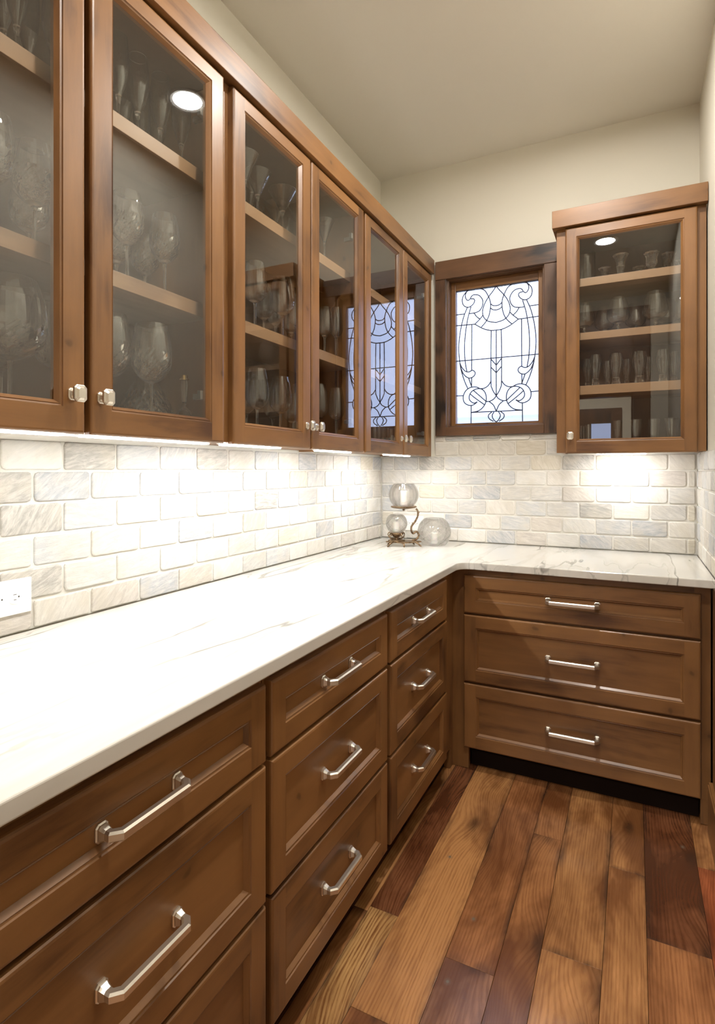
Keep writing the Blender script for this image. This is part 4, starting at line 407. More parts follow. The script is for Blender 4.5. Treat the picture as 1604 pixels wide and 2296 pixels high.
# ---- floor of reclaimed oak, plank by plank
fl = sempty('floor')
mb = MB(); mb.box((-2.1, -7.1, FZ-.08), (3.0, .16, FZ-.012)); mb.build('subfloor', DARK, fl)
def fx(x): return 1.367+(x-1.367)*1.0152
def fy(y): return -3.095+(y+3.095)*1.0152
T_ = { # sRGB-ish tints converted below
 'tan': (170, 124, 80), 'lt': (182, 134, 88), 'red': (118, 76, 50), 'br': (146, 100, 64), 'dk': (100, 66, 44), 'pk': (150, 110, 84), 'or': (150, 86, 54), 'md': (152, 106, 68), 'zb': (186, 146, 96)}
def lin(c): return tuple((v/255/12.92 if v/255 <= .04045 else ((v/255+.055)/1.055)**2.4) for v in c)
cols = [(.40, .520, [(-1.1, 'br'), (-2.4, 'md')]), (.520, .607, [(-1.59, 'dk'), (-3.6, 'dk')]), (.607, .652, [(-1.58, 'lt'), (-3.3, 'lt')]), (.652, .742, [(-1.56, 'red'), (-3.0, 'zb')]),
        (.742, .908, [(-1.868, 'tan'), (-3.7, 'br')]), (.908, 1.040, [(-1.63, 'br'), (-2.9, 'pk')]), (1.040, 1.138, [(-.99, 'md'), (-3.2, 'md')]),
        (1.138, 1.291, [(-1.488, 'tan'), (-3.3, 'lt')]), (1.291, 1.398, [(-1.055, 'tan'), (-2.8, 'lt')]), (1.398, 1.555, [(-1.32, 'red'), (-3.1, 'br')]), (1.555, 1.680, [(-.927, 'tan'), (-2.7, 'or')])]
x = .40
def plank(x0, x1, y0, y1, t):
    c = lin(T_[t]); j = random.uniform(.93, 1.07); mb = MB(); z1 = FZ+random.uniform(-.0004, .0004)
    mb.box((x0+.0004, y0+.0004, FZ-.012), (x1-.0004, y1-.0004, z1), c=.0009)
    o = mb.build('plank', OAK, fl, origin=((x0+x1)/2, (y0+y1)/2, FZ-.006)); al = {'zb': 1.0, 'pk': .55, 'red': .75}.get(t, .5)
    o.color = (c[0]*j, c[1]*j, c[2]*j, al); return o
for x0, x1, segs in cols:
    y = -.30
    for ye, t in segs:
        plank(fx(x0), fx(x1), fy(ye), y, t); y = fy(ye)
    while y > -6.9:
        ye = max(-6.98, y-random.uniform(1.2, 2.2)); plank(fx(x0), fx(x1), ye, y, random.choice(['tan', 'br', 'md', 'lt', 'red'])); y = ye
mb = MB()      # the hall's boards left and right of these, never in view
for rng in ((-2.0, .39, 12), (1.69, 2.8, 7)):
    n = rng[2]
    for i in range(n):
        a = rng[0]+(rng[1]-rng[0])*i/n; mb.box((a, -6.98, FZ-.012), (a+(rng[1]-rng[0])/n-.002, YF-.13 , FZ), c=0)
o = mb.build('hall_planks', OAK, fl); o['kind'] = 'stuff'; o.color = (*lin(T_['md']), .5)

# ---- tumbled stone backsplash, tile by tile
ROWS = [.912, .988, 1.0695, 1.151, 1.2325, 1.314, 1.3955, 1.477, 1.508]
def tile_outline(w, h, seed):
    r = random.Random(seed); pts = []; c = min(.010, w*.3) ; cs = [c*r.uniform(.5, 1.3) for _ in range(4)]
    cor = [(-w/2, -h/2), (w/2, -h/2), (w/2, h/2), (-w/2, h/2)]
    for k in range(4):
        x, y = cor[k]; sx, sy = (1 if x < 0 else -1), (1 if y < 0 else -1); q = cs[k]
        a, b = ((x, y+sy*q), (x+sx*q, y)) if k in (0, 2) else ((x+sx*q, y), (x, y+sy*q))
        mid = (x+sx*q*.3, y+sy*q*.3); pts += [a, mid, b]
        nx, ny = cor[(k+1) % 4]
        for t in (.35, .68):
            mx_, my_ = x+(nx-x)*t, y+(ny-y)*t; j = r.uniform(0, .0009)
            pts.append((mx_-(math.copysign(j, mx_) if abs(nx-x) < abs(ny-y) else 0), my_-(math.copysign(j, my_) if abs(nx-x) > abs(ny-y) else 0)))
    return pts
TC = [((.50, .485, .45), 5), ((.44, .445, .44), 4), ((.56, .53, .47), 5), ((.52, .47, .37), 3), ((.36, .37, .38), 3), ((.47, .43, .38), 3), ((.60, .585, .54), 4), ((.33, .315, .28), 1.2)]
mesh_cache = {}
def tile(F, u0, u1, v0, v1, par, n0=-.006, key=None):
    g = .003; w, h = u1-u0-2*g, v1-v0-2*g
    if w < .012 or h < .012: return
    var = random.randrange(6); kk = (key, round(w, 3), round(h, 3), var)
    org = F((u0+u1)/2, (v0+v1)/2, 0)
    if kk not in mesh_cache:
        pts = tile_outline(w, h, hash((round(w, 3), var)) & 9999); mb = MB(); r = random.Random(var+5)
        tilt = [(r.uniform(-.0012, .0012)) for _ in range(2)]
        def q(p, s, n): 
            a = F((u0+u1)/2+p[0]*(1-s/w*2), (v0+v1)/2+p[1]*(1-s/h*2), n+tilt[0]*p[0]/w*2*(n > -.004)+tilt[1]*p[1]/h*2*(n > -.004)); return tuple(a[i]-org[i] for i in range(3))
        rings = [[q(p, 0, n0) for p in pts], [q(p, 0, -.0015) for p in pts], [q(p, .0012, .0) for p in pts], [q(p, .0035, .001) for p in pts]]
        k = len(pts)
        for A, B in zip(rings, rings[1:]):
            for i in range(k): mb.poly([A[i], A[(i+1) % k], B[(i+1) % k], B[i]])
        mb.poly(rings[-1])
        o = mb.build('tile', TILE, par, weld=False); mesh_cache[kk] = o.data; o.location = org
    else:
        o = bpy.data.objects.new('tile', mesh_cache[kk]); S.collection.objects.link(o); o.parent = par; o.location = org
    c = random.choices([t[0] for t in TC], [t[1] for t in TC])[0]; j = random.uniform(.92, 1.08)
    o.color = (c[0]*j, c[1]*j, c[2]*j, 1)
def joints(lst, lo, hi): return [lo]+[j for j in sorted(lst) if lo+.012 < j < hi-.012]+[hi]
def course(F, r, lst, lo, hi, par, key, vtop=None):
    js = joints(lst, lo, hi)
    for a, b in zip(js, js[1:]): tile(F, a, b, ROWS[r], vtop or ROWS[r+1], par, key=key)
LA = [-.041, -.204, -.364, -.519, -.69, -.854, -1.006, -1.181, -1.336, -1.508, -1.679, -1.844, -2.017, -2.185, -2.353, -2.52, -2.69]
LB = [(a+b)/2 for a, b in zip(LA, LA[1:])]
BA = [.157, .315, .474, .633, .791, .95, 1.112, 1.27, 1.435, 1.593]; BB = [.078, .236, .394, .553, .712, .87, 1.029, 1.189, 1.355, 1.514]
for F, key, par, lo, hi, A, B, nr in ((FL(), 'L', wl, -2.80, -.001, LA, LB, 6), (FB(), 'B', wb, .001, 1.63, BA, BB, 8), (FR(1.634), 'R', wr, .001, .70, [.06, .22, .38, .54], [.14, .30, .46, .62], 6)):
    for r in range(nr):
        l_, h_ = lo, hi
        if key == 'B' and r >= 6: l_, h_ = .335, 1.045
        course(F, r, A if r % 2 == 0 else B, l_, h_, par, key)
for a, b, par in (((-.0095, -2.80, .914), (-.0035, -.004, 1.3955), wl), ((.0, .0095, .914), (1.634, .0035, 1.3955), wb), ((.335, .0095, 1.3955), (1.045, .0035, 1.508), wb), ((1.6445, -.70, .914), (1.6375, -.004, 1.3955), wr)):
    mb = MB(); mb.box(a, b); mb.build('grout', GROUT, par)

# ---- leaded glass window
w1 = sempty('window_1')
CF = -.012
for nm, a, b, m in (('casing_board', (.342, CF, 1.511), (WX0, .010, 2.403), TZ), ('casing_board', (WX1, CF, 1.511), (1.035, .010, 2.403), TZ), ('casing_board', (.342, CF-.004, 2.403), (1.04, .010, 2.508), TX), ('casing_board', (WX0, CF-.003, 1.511), (WX1, .010, WZ0), TX),
                    ('jamb', (WX0, .010, WZ0), (WX0+.010, .12, WZ1), TZ), ('jamb', (WX1-.010, .010, WZ0), (WX1, .12, WZ1), TZ), ('jamb', (WX0+.01, .010, WZ1-.010), (WX1-.01, .12, WZ1), TX), ('sill', (WX0+.01, .010, WZ0), (WX1-.01, .12, WZ0+.008), TX)):
    mb = MB(); mb.box(a, b, c=.0025); mb.build(nm, m, w1)
XC = .6710; HW = .2333; GZ0, GZ1 = 1.580, 2.352; GY = .075
for nm, a, b, m in (('sash_stile', (WX0+.010, .058, WZ0+.008), (XC-HW+.004, .100, WZ1-.010), WZ), ('sash_stile', (XC+HW-.004, .058, WZ0+.008), (WX1-.010, .100, WZ1-.010), WZ), ('sash_rail', (XC-HW+.004, .058, GZ1-.003), (XC+HW-.004, .100, WZ1-.010), WX), ('sash_rail', (XC-HW+.004, .058, WZ0+.008), (XC+HW-.004, .100, GZ0+.003), WX)):
    mb = MB(); mb.box(a, b, c=.003); mb.build(nm, m, w1)
for i, P in enumerate(PANES):
    cx = sum(p[0] for p in P)/len(P); cz = sum(p[1] for p in P)/len(P)
    mb = MB(); f = [(XC+p[0], GY-.0015, p[1]) for p in P]; b = [(XC+p[0], GY+.0015, p[1]) for p in P]
    mb.poly(f[::1]); mb.poly(b[::-1]); k = len(P)
    for j in range(k): mb.poly([f[(j+1) % k], f[j], b[j], b[(j+1) % k]])
    area = abs(sum(P[j][0]*P[(j+1) % k][1]-P[(j+1) % k][0]*P[j][1] for j in range(k)))/2
    m = PANEC if (abs(cx) < .15 and area > .010) else (PANEA if (abs(cx) < .1 and cz > 2.1) else PANEB)
    mb.build('glass_pane', m, w1, origin=(XC+cx, GY, cz), weld=True)
mb = MB()
for P in CAME:
    wd = .0030; k = len(P); side = []
    for i in range(k):
        a = P[max(0, i-1)]; b = P[min(k-1, i+1)]; dx, dz = b[0]-a[0], b[1]-a[1]; l = math.hypot(dx, dz) or 1
        side.append((-dz/l*wd, dx/l*wd))
    def V(i, s, n): return (XC+P[i][0]+side[i][0]*s, GY-n, P[i][1]+side[i][1]*s)
    for i in range(k-1):
        for n in (.0032, -.0032):
            e = 1 if n > 0 else -1
            mb.poly([V(i, -1, 0), V(i+1, -1, 0), V(i+1, -.5, n), V(i, -.5, n)]); mb.poly([V(i, -.5, n), V(i+1, -.5, n), V(i+1, .5, n), V(i, .5, n)]); mb.poly([V(i, .5, n), V(i+1, .5, n), V(i+1, 1, 0), V(i, 1, 0)])
for a, b in (((-HW, GZ0), (-HW+.005, GZ1)), ((HW-.005, GZ0), (HW, GZ1)), ((-HW, GZ0), (HW, GZ0+.005)), ((-HW, GZ1-.005), (HW, GZ1))):
    mb.box((XC+a[0], GY-.003, a[1]), (XC+b[0], GY+.003, b[1]))
mb.build('lead_came', LEAD, w1)
# outside
P_('ground', (-12, .17, -.5), (14, 26, -.4), GRASS)
P_('ground_rear', (-12, -26, -.5), (14, -7.1, -.4), GRASS)
t = thing('house', 'grey-roofed neighbouring house seen dimly through the leaded window', 'house', (-3.5, 11, -.4))
mb = MB(); mb.box((-5.5, -2.2, 0), (5.5, 2.2, 2.9)); mb.build('wall', WHITEM, t)
mb = MB(); A = [(-6, -2.8, 2.8), (6, -2.8, 2.8), (6, 2.8, 2.8), (-6, 2.8, 2.8)]; B = [(-3.4, 0, 4.5), (3.4, 0, 4.5)]
mb.poly([A[0], A[1], B[1], B[0]]); mb.poly([A[2], A[3], B[0], B[1]]); mb.poly([A[1], A[2], B[1]]); mb.poly([A[3], A[0], B[0]]); mb.poly(A[::-1]); mb.build('roof', ROOF, t)
LEAF, nt = mat('foliage'); p = principled(nt, Roughness=.9); L(nt, ramp(nt, noise(nt, coords(nt, (1, 1, 1)), 6, 4), [(.35, (.30, .35, .30)), (.65, (.55, .6, .5))]), p.inputs['Base Color'])
t = thing('tree', 'leafy tree behind the neighbouring house beyond the leaded window', 'tree', (-6.4, 17, -.4))
mb = MB(); loft(mb, [[(r*math.cos(2*PI*k/10), r*math.sin(2*PI*k/10), z) for k in range(10)] for r, z in ((.32, 0), (.24, 1.5), (.18, 3.6))]); mb.build('trunk', DARK, t)
mb = MB(); rr_ = random.Random(3)
for k in range(900):
    a, e_, q_ = rr_.uniform(0, 2*PI), rr_.uniform(-1, 1), rr_.uniform(.55, 1)**.5
    c_ = Vector((2.0*q_*math.cos(a)*math.sqrt(1-e_*e_), 2.0*q_*math.sin(a)*math.sqrt(1-e_*e_), 4.9+1.9*q_*e_)); u = Vector([rr_.uniform(-1, 1) for _ in range(3)]).normalized()*.22; v = u.orthogonal().normalized()*.17
    mb.poly([c_-u, c_+v, c_+u, c_-v])
o = mb.build('foliage', LEAF, t); o['kind'] = 'stuff'

# ---- wood end panel on the right wall
t = thing('end_panel', 'stained wood end panel with baseboard on the right wall beside the wide drawers', 'panel', (1.63, -1.2, FZ))
def ch(mb, nm, m, par, **k):                       # child built in world coordinates under an offset root
    o = mb.build(nm, m, **k); o.parent = par
    o.location = Vector(o.location)-Vector(par.location if not par.parent else par.location+par.parent.location); return o
mb = MB(); mb.box((1.626, -2.4, FZ), (1.6445, -.665, .882), c=.002); ch(mb, 'panel_board', WZ, t)
mb = MB(); mb.box((1.610, -2.4, FZ), (1.626, -.665, .155), c=.002); mb.box((1.6135, -2.4, .155), (1.626, -.665, .165), c=.002); ch(mb, 'baseboard', WY, t)

# ---- recessed lights
t0 = None
for i, (x, y, lab) in enumerate(((1.15, -1.08, 'recessed round ceiling light nearest the leaded window, out of frame'), (1.17, -2.235, 'recessed round ceiling light near the doorway, out of frame'))):
    if t0 is None:
        t0 = thing('recessed_light', lab, 'ceiling light', (x, y, ZC)); n = 40
        prof = [(.092, 0), (.092, -.004), (.086, -.007), (.070, -.004), (.064, .002), (.060, .045)]
        mb = MB()
        for (ra, za), (rb, zb) in zip(prof, prof[1:]):
            for k in range(n):
                a, b = 2*PI*k/n, 2*PI*(k+1)/n
                mb.poly([(ra*math.cos(a), ra*math.sin(a), za-.0005), (rb*math.cos(a), rb*math.sin(a), zb-.0005), (rb*math.cos(b), rb*math.sin(b), zb-.0005), (ra*math.cos(b), ra*math.sin(b), za-.0005)])
        mb.build('trim_ring', WHITEM, t0, smooth=True, weld=True)
        mb = MB(); mb.poly([(.066*math.cos(2*PI*k/n), .066*math.sin(2*PI*k/n), -.0035) for k in range(n)][::-1]); mb.build('lamp_disc', CANE, t0)
    else: o = copy_to(t0, None, (x, y, ZC)); o['label'] = lab
# ================================================================= cabinetry
def frame(F, u0, u1, v0, v1, n0, t, sw, mats, sw_t=None, sw_b=None, bead=.013, step=.0115, name='door', parent=None):
    """five-piece frame, butt-jointed, rounded outer edge and a sloped bead round the opening"""
    st, sb = sw_t or sw, sw_b or sw; mb = MB(); e = .007
    def q(u, v, n): return F(u, v, n0+n)
    def rect(d, dt=None, db=None): dt = d if dt is None else dt; db = d if db is None else db; return [(u0+d, v0+db), (u1-d, v0+db), (u1-d, v1-dt), (u0+d, v1-dt)]
    R = [(rect(0), 0), (rect(0), t-e), (rect(e*.12), t-e*.5), (rect(e*.45), t-e*.14), (rect(e), t)]
    for (A, na), (B, nb) in zip(R, R[1:]):
        for i in range(4):
            j = (i+1) % 4; mb.poly([q(*A[i], na), q(*A[j], na), q(*B[j], nb), q(*B[i], nb)], 1 if i % 2 == 0 else 0)
    i0 = rect(sw, st, sb)
    # face: stiles full height, rails between
    mb.poly([q(u0+e, v0+e, t), q(u0+sw, v0+e, t), q(u0+sw, v1-e, t), q(u0+e, v1-e, t)], 0)
    mb.poly([q(u1-sw, v0+e, t), q(u1-e, v0+e, t), q(u1-e, v1-e, t), q(u1-sw, v1-e, t)], 0)
    mb.poly([q(u0+sw, v0+e, t), q(u1-sw, v0+e, t), q(u1-sw, v0+sb, t), q(u0+sw, v0+sb, t)], 1)
    mb.poly([q(u0+sw, v1-st, t), q(u1-sw, v1-st, t), q(u1-sw, v1-e, t), q(u0+sw, v1-e, t)], 1)
    def inner(d): return rect(sw+d, st+d, sb+d)
    B_ = [(inner(0), t), (inner(.0012), t-.003), (inner(bead*.35), t-.0042), (inner(bead*.45), t-.003), (inner(bead), t-step), (inner(bead), 0)]
    for (A, na), (B, nb) in zip(B_, B_[1:]):
        for i in range(4):
            j = (i+1) % 4; mb.poly([q(*A[i], na), q(*A[j], na), q(*B[j], nb), q(*B[i], nb)], 1 if i % 2 == 0 else 0)
    A, B = rect(0), inner(bead)
    for i in range(4):
        j = (i+1) % 4; mb.poly([q(*A[j], 0), q(*A[i], 0), q(*B[i], 0), q(*B[j], 0)], 1 if i % 2 == 0 else 0)
    return mb
def slab(F, u0, u1, v0, v1, n0, n1, c=0):
    mb = MB(); mb.box(F(u0, v0, n0), F(u1, v1, n1), c=c); return mb
def W(mb, name, mats, parent, F=None, org=None, **k):
    """mesh given in world coordinates, object origin at org, parent anywhere"""
    o = mb.build(name, mats, origin=org, **k); o.parent = parent
    pl = Vector((0, 0, 0)); p = parent
    while p: pl += p.location; p = p.parent
    o.location = Vector(o.location)-pl; return o

def octo(hu, hv, c): return [(-hu+c, -hv), (hu-c, -hv), (hu, -hv+c), (hu, hv-c), (hu-c, hv), (-hu+c, hv), (-hu, hv-c), (-hu, -hv+c)]
def pull(F, uc, vc, n0, length):
    """octagonal stepped feet, arms with a chamfered corner, faceted bar"""
    mb = MB(); hl = length/2
    for s in (-1, 1):
        c = uc+s*hl
        secs = []
        for hu, hv, ch_, n in ((.0115, .015, .005, 0), (.0115, .015, .005, .003), (.0095, .0125, .004, .0045), (.0095, .0125, .004, .007), (.0085, .0105, .0036, .011), (.0074, .0084, .003, .016)):
            secs.append([F(c+a, vc+b, n0+n) for a, b in octo(hu, hv, ch_)])
        if s: loft(mb, secs)
    # swept body in the u-n plane
    path = [(-hl, .010), (-hl, .023), (-hl+.011, .034), (hl-.011, .034), (hl, .023), (hl, .010)]
    secs = []
    for i, (u, n) in enumerate(path):
        if i == 0: d = (0, 1)
        elif i == len(path)-1: d = (0, -1)
        else:
            a = path[i-1]; b = path[i+1]; d1 = (u-a[0], n-a[1]); d2 = (b[0]-u, b[1]-n); l1 = math.hypot(*d1); l2 = math.hypot(*d2)
            d = (d1[0]/l1+d2[0]/l2, d1[1]/l1+d2[1]/l2); l = math.hypot(*d); d = (d[0]/l, d[1]/l)
        nx, nn = -d[1], d[0]
        k = 1.12 if 0 < i < 5 else 1
        secs.append([F(uc+u+nx*a*k, vc+b, n0+n+nn*a*k) for a, b in octo(.0072, .0082, .0032)])
    loft(mb, secs)
    return mb
def knob(F, uc, vc, n0):
    mb = MB()
    loft(mb, [[F(uc+a, vc+b, n0+n) for a, b in octo(hu, hv, c)] for hu, hv, c, n in ((.010, .0125, .0045, 0), (.010, .0125, .0045, .003), (.0085, .011, .0038, .0045), (.0055, .0075, .0025, .0055), (.0042, .0055, .0018, .012), (.0055, .007, .0022, .018))])
    loft(mb, [[F(uc+a, vc+b, n0+n) for a, b in octo(hu, hv, c)] for hu, hv, c, n in ((.006, .008, .002, .018), (.0135, .0165, .0055, .021), (.0145, .0175, .006, .024), (.0145, .0175, .006, .027), (.0125, .0155, .0052, .0285), (.0112, .0142, .0048, .0285), (.0075, .010, .003, .0325))])
    return mb

# ---- base cabinets
DR = [(.682, .850), (.377, .673), (.083, .368)]
def base_cab(nm, label, F, u0, u1, d0, d1, npl, toe, plen, gr_h, depth, u_toe=None):
    org = Vector(F((u0+u1)/2, FZ, npl-depth/2)); t = thing(nm, label, 'cabinet', org, 'stained drawer base cabinets')
    W(slab(F, u0+.001, u1-.001, .09, .875, npl-.02-depth, npl-.021), 'carcass', INT, t)
    mb = MB()
    def bx(a, b, c, d, m): mb.box(F(a, c, npl-.020), F(b, d, npl), m)
    bx(u0+.0005, d0+.02, .075, .876, 0); bx(d1-.02, u1-.0005, .075, .876, 0); bx(d0+.02, d1-.02, .842, .876, 1); bx(d0+.02, d1-.02, .075, .10, 1)
    bx(d0+.02, d1-.02, .664, .692, 1); bx(d0+.02, d1-.02, .358, .386, 1)
    W(mb, 'face_frame', [WZ, gr_h], t)
    ut = u_toe or (u0, u1)
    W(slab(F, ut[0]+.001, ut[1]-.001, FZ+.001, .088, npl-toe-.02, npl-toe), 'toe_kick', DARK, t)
    for v0, v1 in DR:
        o = W(frame(F, d0, d1, v0, v1, npl+.0005, .021, .054, None), 'drawer', [WZ, gr_h], t, org=F((d0+d1)/2, (v0+v1)/2, npl))
        W(slab(F, d0+.060, d1-.060, v0+.060, v1-.060, npl+.003, npl+.0095), 'panel', gr_h, o, org=F((d0+d1)/2+random.uniform(-.3, .3), (v0+v1)/2, npl))
        W(pull(F, (d0+d1)/2, (v0+v1)/2, npl+.0096, plen), 'pull_handle', NICKEL, o)
    return t
GL_, GB_ = FL(), FB()
NL = .629; NB = .624
base_cab('base_cabinet', 'stained alder three-drawer base cabinet nearest the camera, under the worktop', GL_, -2.775, -2.081, -2.76, -2.09, NL, .06, .157, WY, .60)
base_cab('base_cabinet', 'middle of the three narrow drawer base cabinets along the left wall', GL_, -2.079, -1.410, -2.07, -1.422, NL, .06, .157, WY, .60)
base_cab('base_cabinet', 'narrow three-drawer base cabinet on the left wall next to the inner corner', GL_, -1.408, -.665, -1.396, -.780, NL, .06, .157, WY, .60)
base_cab('base_cabinet', 'wide three-drawer base cabinet along the back wall under the window', GB_, .702, 1.6245, .684, 1.591, NB, .045, .190, WX, .595, u_toe=(.702, 1.59))
t = thing('corner_post', 'stained wood filler post in the inner corner between the drawer cabinets', 'filler', (.66, -.63, FZ))
mb = MB(); mb.box((.600, -.6235, FZ+.001), (.7015, -.60, .876), c=.001); mb.box((.600, -.6645, FZ+.001), (.628, -.6235, .876), c=.001); W(mb, 'post_board', WZ, t)
t = thing('corner_stile', 'narrow stained wood leg at the right end of the wide drawer cabinet', 'filler', (1.607, -.63, FZ))
mb = MB(); mb.box((1.591, -.6235, FZ+.001), (1.6245, -.60, .0745), c=.001); W(mb, 'leg_board', WZ, t)

# ---- worktop: one L-shaped slab with a rounded inner corner and eased edges
CX, CY, CT, CB = .676, -.676, .912, .880
out = [(0.002, -2.80), (CX, -2.80)]
rr = .055
for k in range(9):
    a = PI - (PI/2)*k/8; out.append((CX+rr+rr*math.cos(a), CY-rr+rr*math.sin(a)))
out += [(1.633, CY), (1.633, -.002), (.002, -.002)]
bm = bmesh.new(); vs = [bm.verts.new((x, y, CB)) for x, y in out]; f = bm.faces.new(vs)
r = bmesh.ops.extrude_face_region(bm, geom=[f]); bmesh.ops.translate(bm, verts=[g for g in r['geom'] if isinstance(g, bmesh.types.BMVert)], vec=(0, 0, CT-CB))
bmesh.ops.recalc_face_normals(bm, faces=bm.faces[:]); bm.edges.ensure_lookup_table()
ed = [e for e in bm.edges if abs(e.verts[0].co.z-e.verts[1].co.z) < 1e-6 and all((v.co.x > .5 and v.co.y < CY+.01) for v in e.verts)]
bmesh.ops.bevel(bm, geom=ed, offset=.004, segments=3, affect='EDGES', profile=.5)
mb = MB(); mb.add(bm); o = mb.build('countertop', TOP); tag(o, 'white quartzite L-shaped worktop with grey veins on the drawer cabinets', 'countertop')

# ---- wall cabinets with glass doors
UZ0, UZ1 = 1.392, 2.431
def wall_cab(nm, label, F, u0, u1, doors, nd, knobs, shelves, gr, shm, grp, sw=.052, stiles=.038):
    org = Vector(F((u0+u1)/2, UZ0, nd/2)); t = thing(nm, label, 'cabinet', org, grp)
    nf = nd-.0215; nb = nf-.018; wall = .002
    for a, b in ((u0+.0005, u0+.018), (u1-.018, u1-.0005)): W(slab(F, a, b, 1.399, 2.44, wall, nb), 'side_panel', WZ, t)
    W(slab(F, u0+.018, u1-.018, 1.425, 2.42, wall, wall+.008), 'back_panel', INT, t)
    W(slab(F, u0+.018, u1-.018, 2.42, 2.44, wall, nb), 'top_panel', INT, t)
    W(slab(F, u0+.018, u1-.018, 1.405, 1.425, wall, nb), 'bottom_panel', gr, t)
    mb = MB()
    def bx(a, b, c, d, m): mb.box(F(a, c, nb+.0002), F(b, d, nf), m)
    bx(u0+.0005, u0+stiles, 1.396, 2.50, 0); bx(u1-stiles, u1-.0005, 1.396, 2.50, 0); bx(u0+stiles, u1-stiles, 1.396, 1.436, 1); bx(u0+stiles, u1-stiles, 2.40, 2.50, 1)
    W(mb, 'face_frame', [WZ, gr], t)
    for z0, z1 in shelves:
        mb = MB(); mb.box(F(u0+.0185, z0, wall+.009), F(u1-.0185, z1, nb-.022), 0, c=.001); W(mb, 'shelf', shm, t)
    for (a, b), (kx) in zip(doors, knobs):
        o = W(frame(F, a, b, UZ0, UZ1, nf+.0005, .021, sw, None, sw_t=.042, sw_b=.054), 'door', [WZ, gr], t, org=F((a+b)/2, (UZ0+UZ1)/2, nf))
        W(slab(F, a+sw+.011, b-sw-.011, UZ0+.064, UZ1-.052, nf+.006, nf+.010), 'glass_pane', CABG, o)
        W(knob(F, kx, 1.473, nd), 'knob', NICKEL, o)
        hs = a if abs(kx-b) < abs(kx-a) else b; sg = 1 if hs == a else -1
        for hz in ((UZ0+.13, UZ1-.13) if grp else ()):
            mb = MB(); mb.box(F(hs+sg*.040, hz-.012, nf-.013), F(hs+sg*.074, hz+.012, nf+.0004), c=.002); mb.box(F(hs+sg*.039, hz-.008, nf-.050), F(hs+sg*.050, hz+.008, nf-.0135), c=.002); W(mb, 'hinge', STEEL, o)
    return t
ND = .325
SL = [(2.129, 2.167), (1.751, 1.789)]; SR = [(2.173, 2.210), (1.923, 1.957), (1.668, 1.709)]
wall_cab('wall_cabinet', 'glass-door wall cabinet nearest the camera holding cut crystal goblets', GL_, -2.735, -1.8165, [(-2.715, -2.286), (-2.272, -1.837)], ND, [-2.318, -2.248], SL, WY, SH, 'glass-door wall cabinets on the left wall')
wall_cab('wall_cabinet', 'middle glass-door wall cabinet on the left wall with martini and wine glasses', GL_, -1.8155, -.9145, [(-1.797, -1.364), (-1.357, -.923)], ND, [-1.391, -1.325], SL, WY, SH, 'glass-door wall cabinets on the left wall')
wall_cab('wall_cabinet', 'glass-door wall cabinet on the left wall beside the window corner', GL_, -.9135, -.013, [(-.905, -.465), (-.459, -.029)], ND, [-.492, -.425], SL, WY, SH, 'glass-door wall cabinets on the left wall')
wall_cab('wall_cabinet', 'single-door glass wall cabinet right of the leaded window', GB_, 1.040, 1.640, [(1.08, 1.606)], .345, [1.104], SR, WX, SHX, None, sw=.048, stiles=.060)
# crown boards
def crown(F, u0, u1, nd, label, gr, ret=None):
    mb = MB(); mb.box(F(u0, 2.437, nd-.021), F(u1, 2.517, nd+.015), c=.002)
    if ret is not None: mb.box(F(ret[0], 2.437, .001), F(ret[1], 2.517, nd-.021), c=.002)
    o = mb.build('crown_board', gr); tag(o, label, 'crown trim', 'crown boards on the wall cabinets'); return o
crown(GL_, -2.80, -.020, ND, 'long stained crown board along the top of the left wall cabinets', WY)
crown(GB_, 1.024, 1.643, .345, 'short stained crown board on the wall cabinet right of the window', WX, ret=(1.024, 1.039))
# under-cabinet LED bars
t = thing('bounce_strip', 'long added white housing under the wall cabinet nearest the camera', 'light housing', (.13, -2.28, 1.39))  # added white strip, stands in for the brightly lit cabinet underside
mb = MB(); mb.box((.010, -2.72, 1.391), (.245, -1.83, 1.4045), c=.002); W(mb, 'reflector', PLASTIC, t)
def led(F, u0, u1, n0, n1, z, label, m=None):
    mb = MB(); mb.box(F(u0, z+.004, n0), F(u1, z+.014, n1), 0, c=.0015); mb.box(F(u0+.006, z, n0+.005), F(u1-.006, z+.0045, n1-.005), 1)
    o = mb.build('light_bar', [PLASTIC, m or LEDE]); return tag(o, label, 'light bar', 'light bars under the wall cabinets')
led(GL_, -2.70, -2.30, .255, .290, 1.389, 'white light bar under the wall cabinet nearest the camera, left of two', LEDN)
led(GL_, -2.26, -1.85, .255, .290, 1.389, 'white light bar under the wall cabinet nearest the camera, right of two', LEDN)
led(GL_, -1.79, -1.49, .255, .290, 1.389, 'white light bar under the third glass door')
led(GL_, -1.24, -.96, .255, .290, 1.389, 'white light bar under the fourth glass door')
led(GL_, -.58, -.26, .255, .290, 1.389, 'white light bar under the cabinet in the window corner')
led(GB_, 1.20, 1.42, .15, .18, 1.389, 'white light bar under the cabinet right of the window')
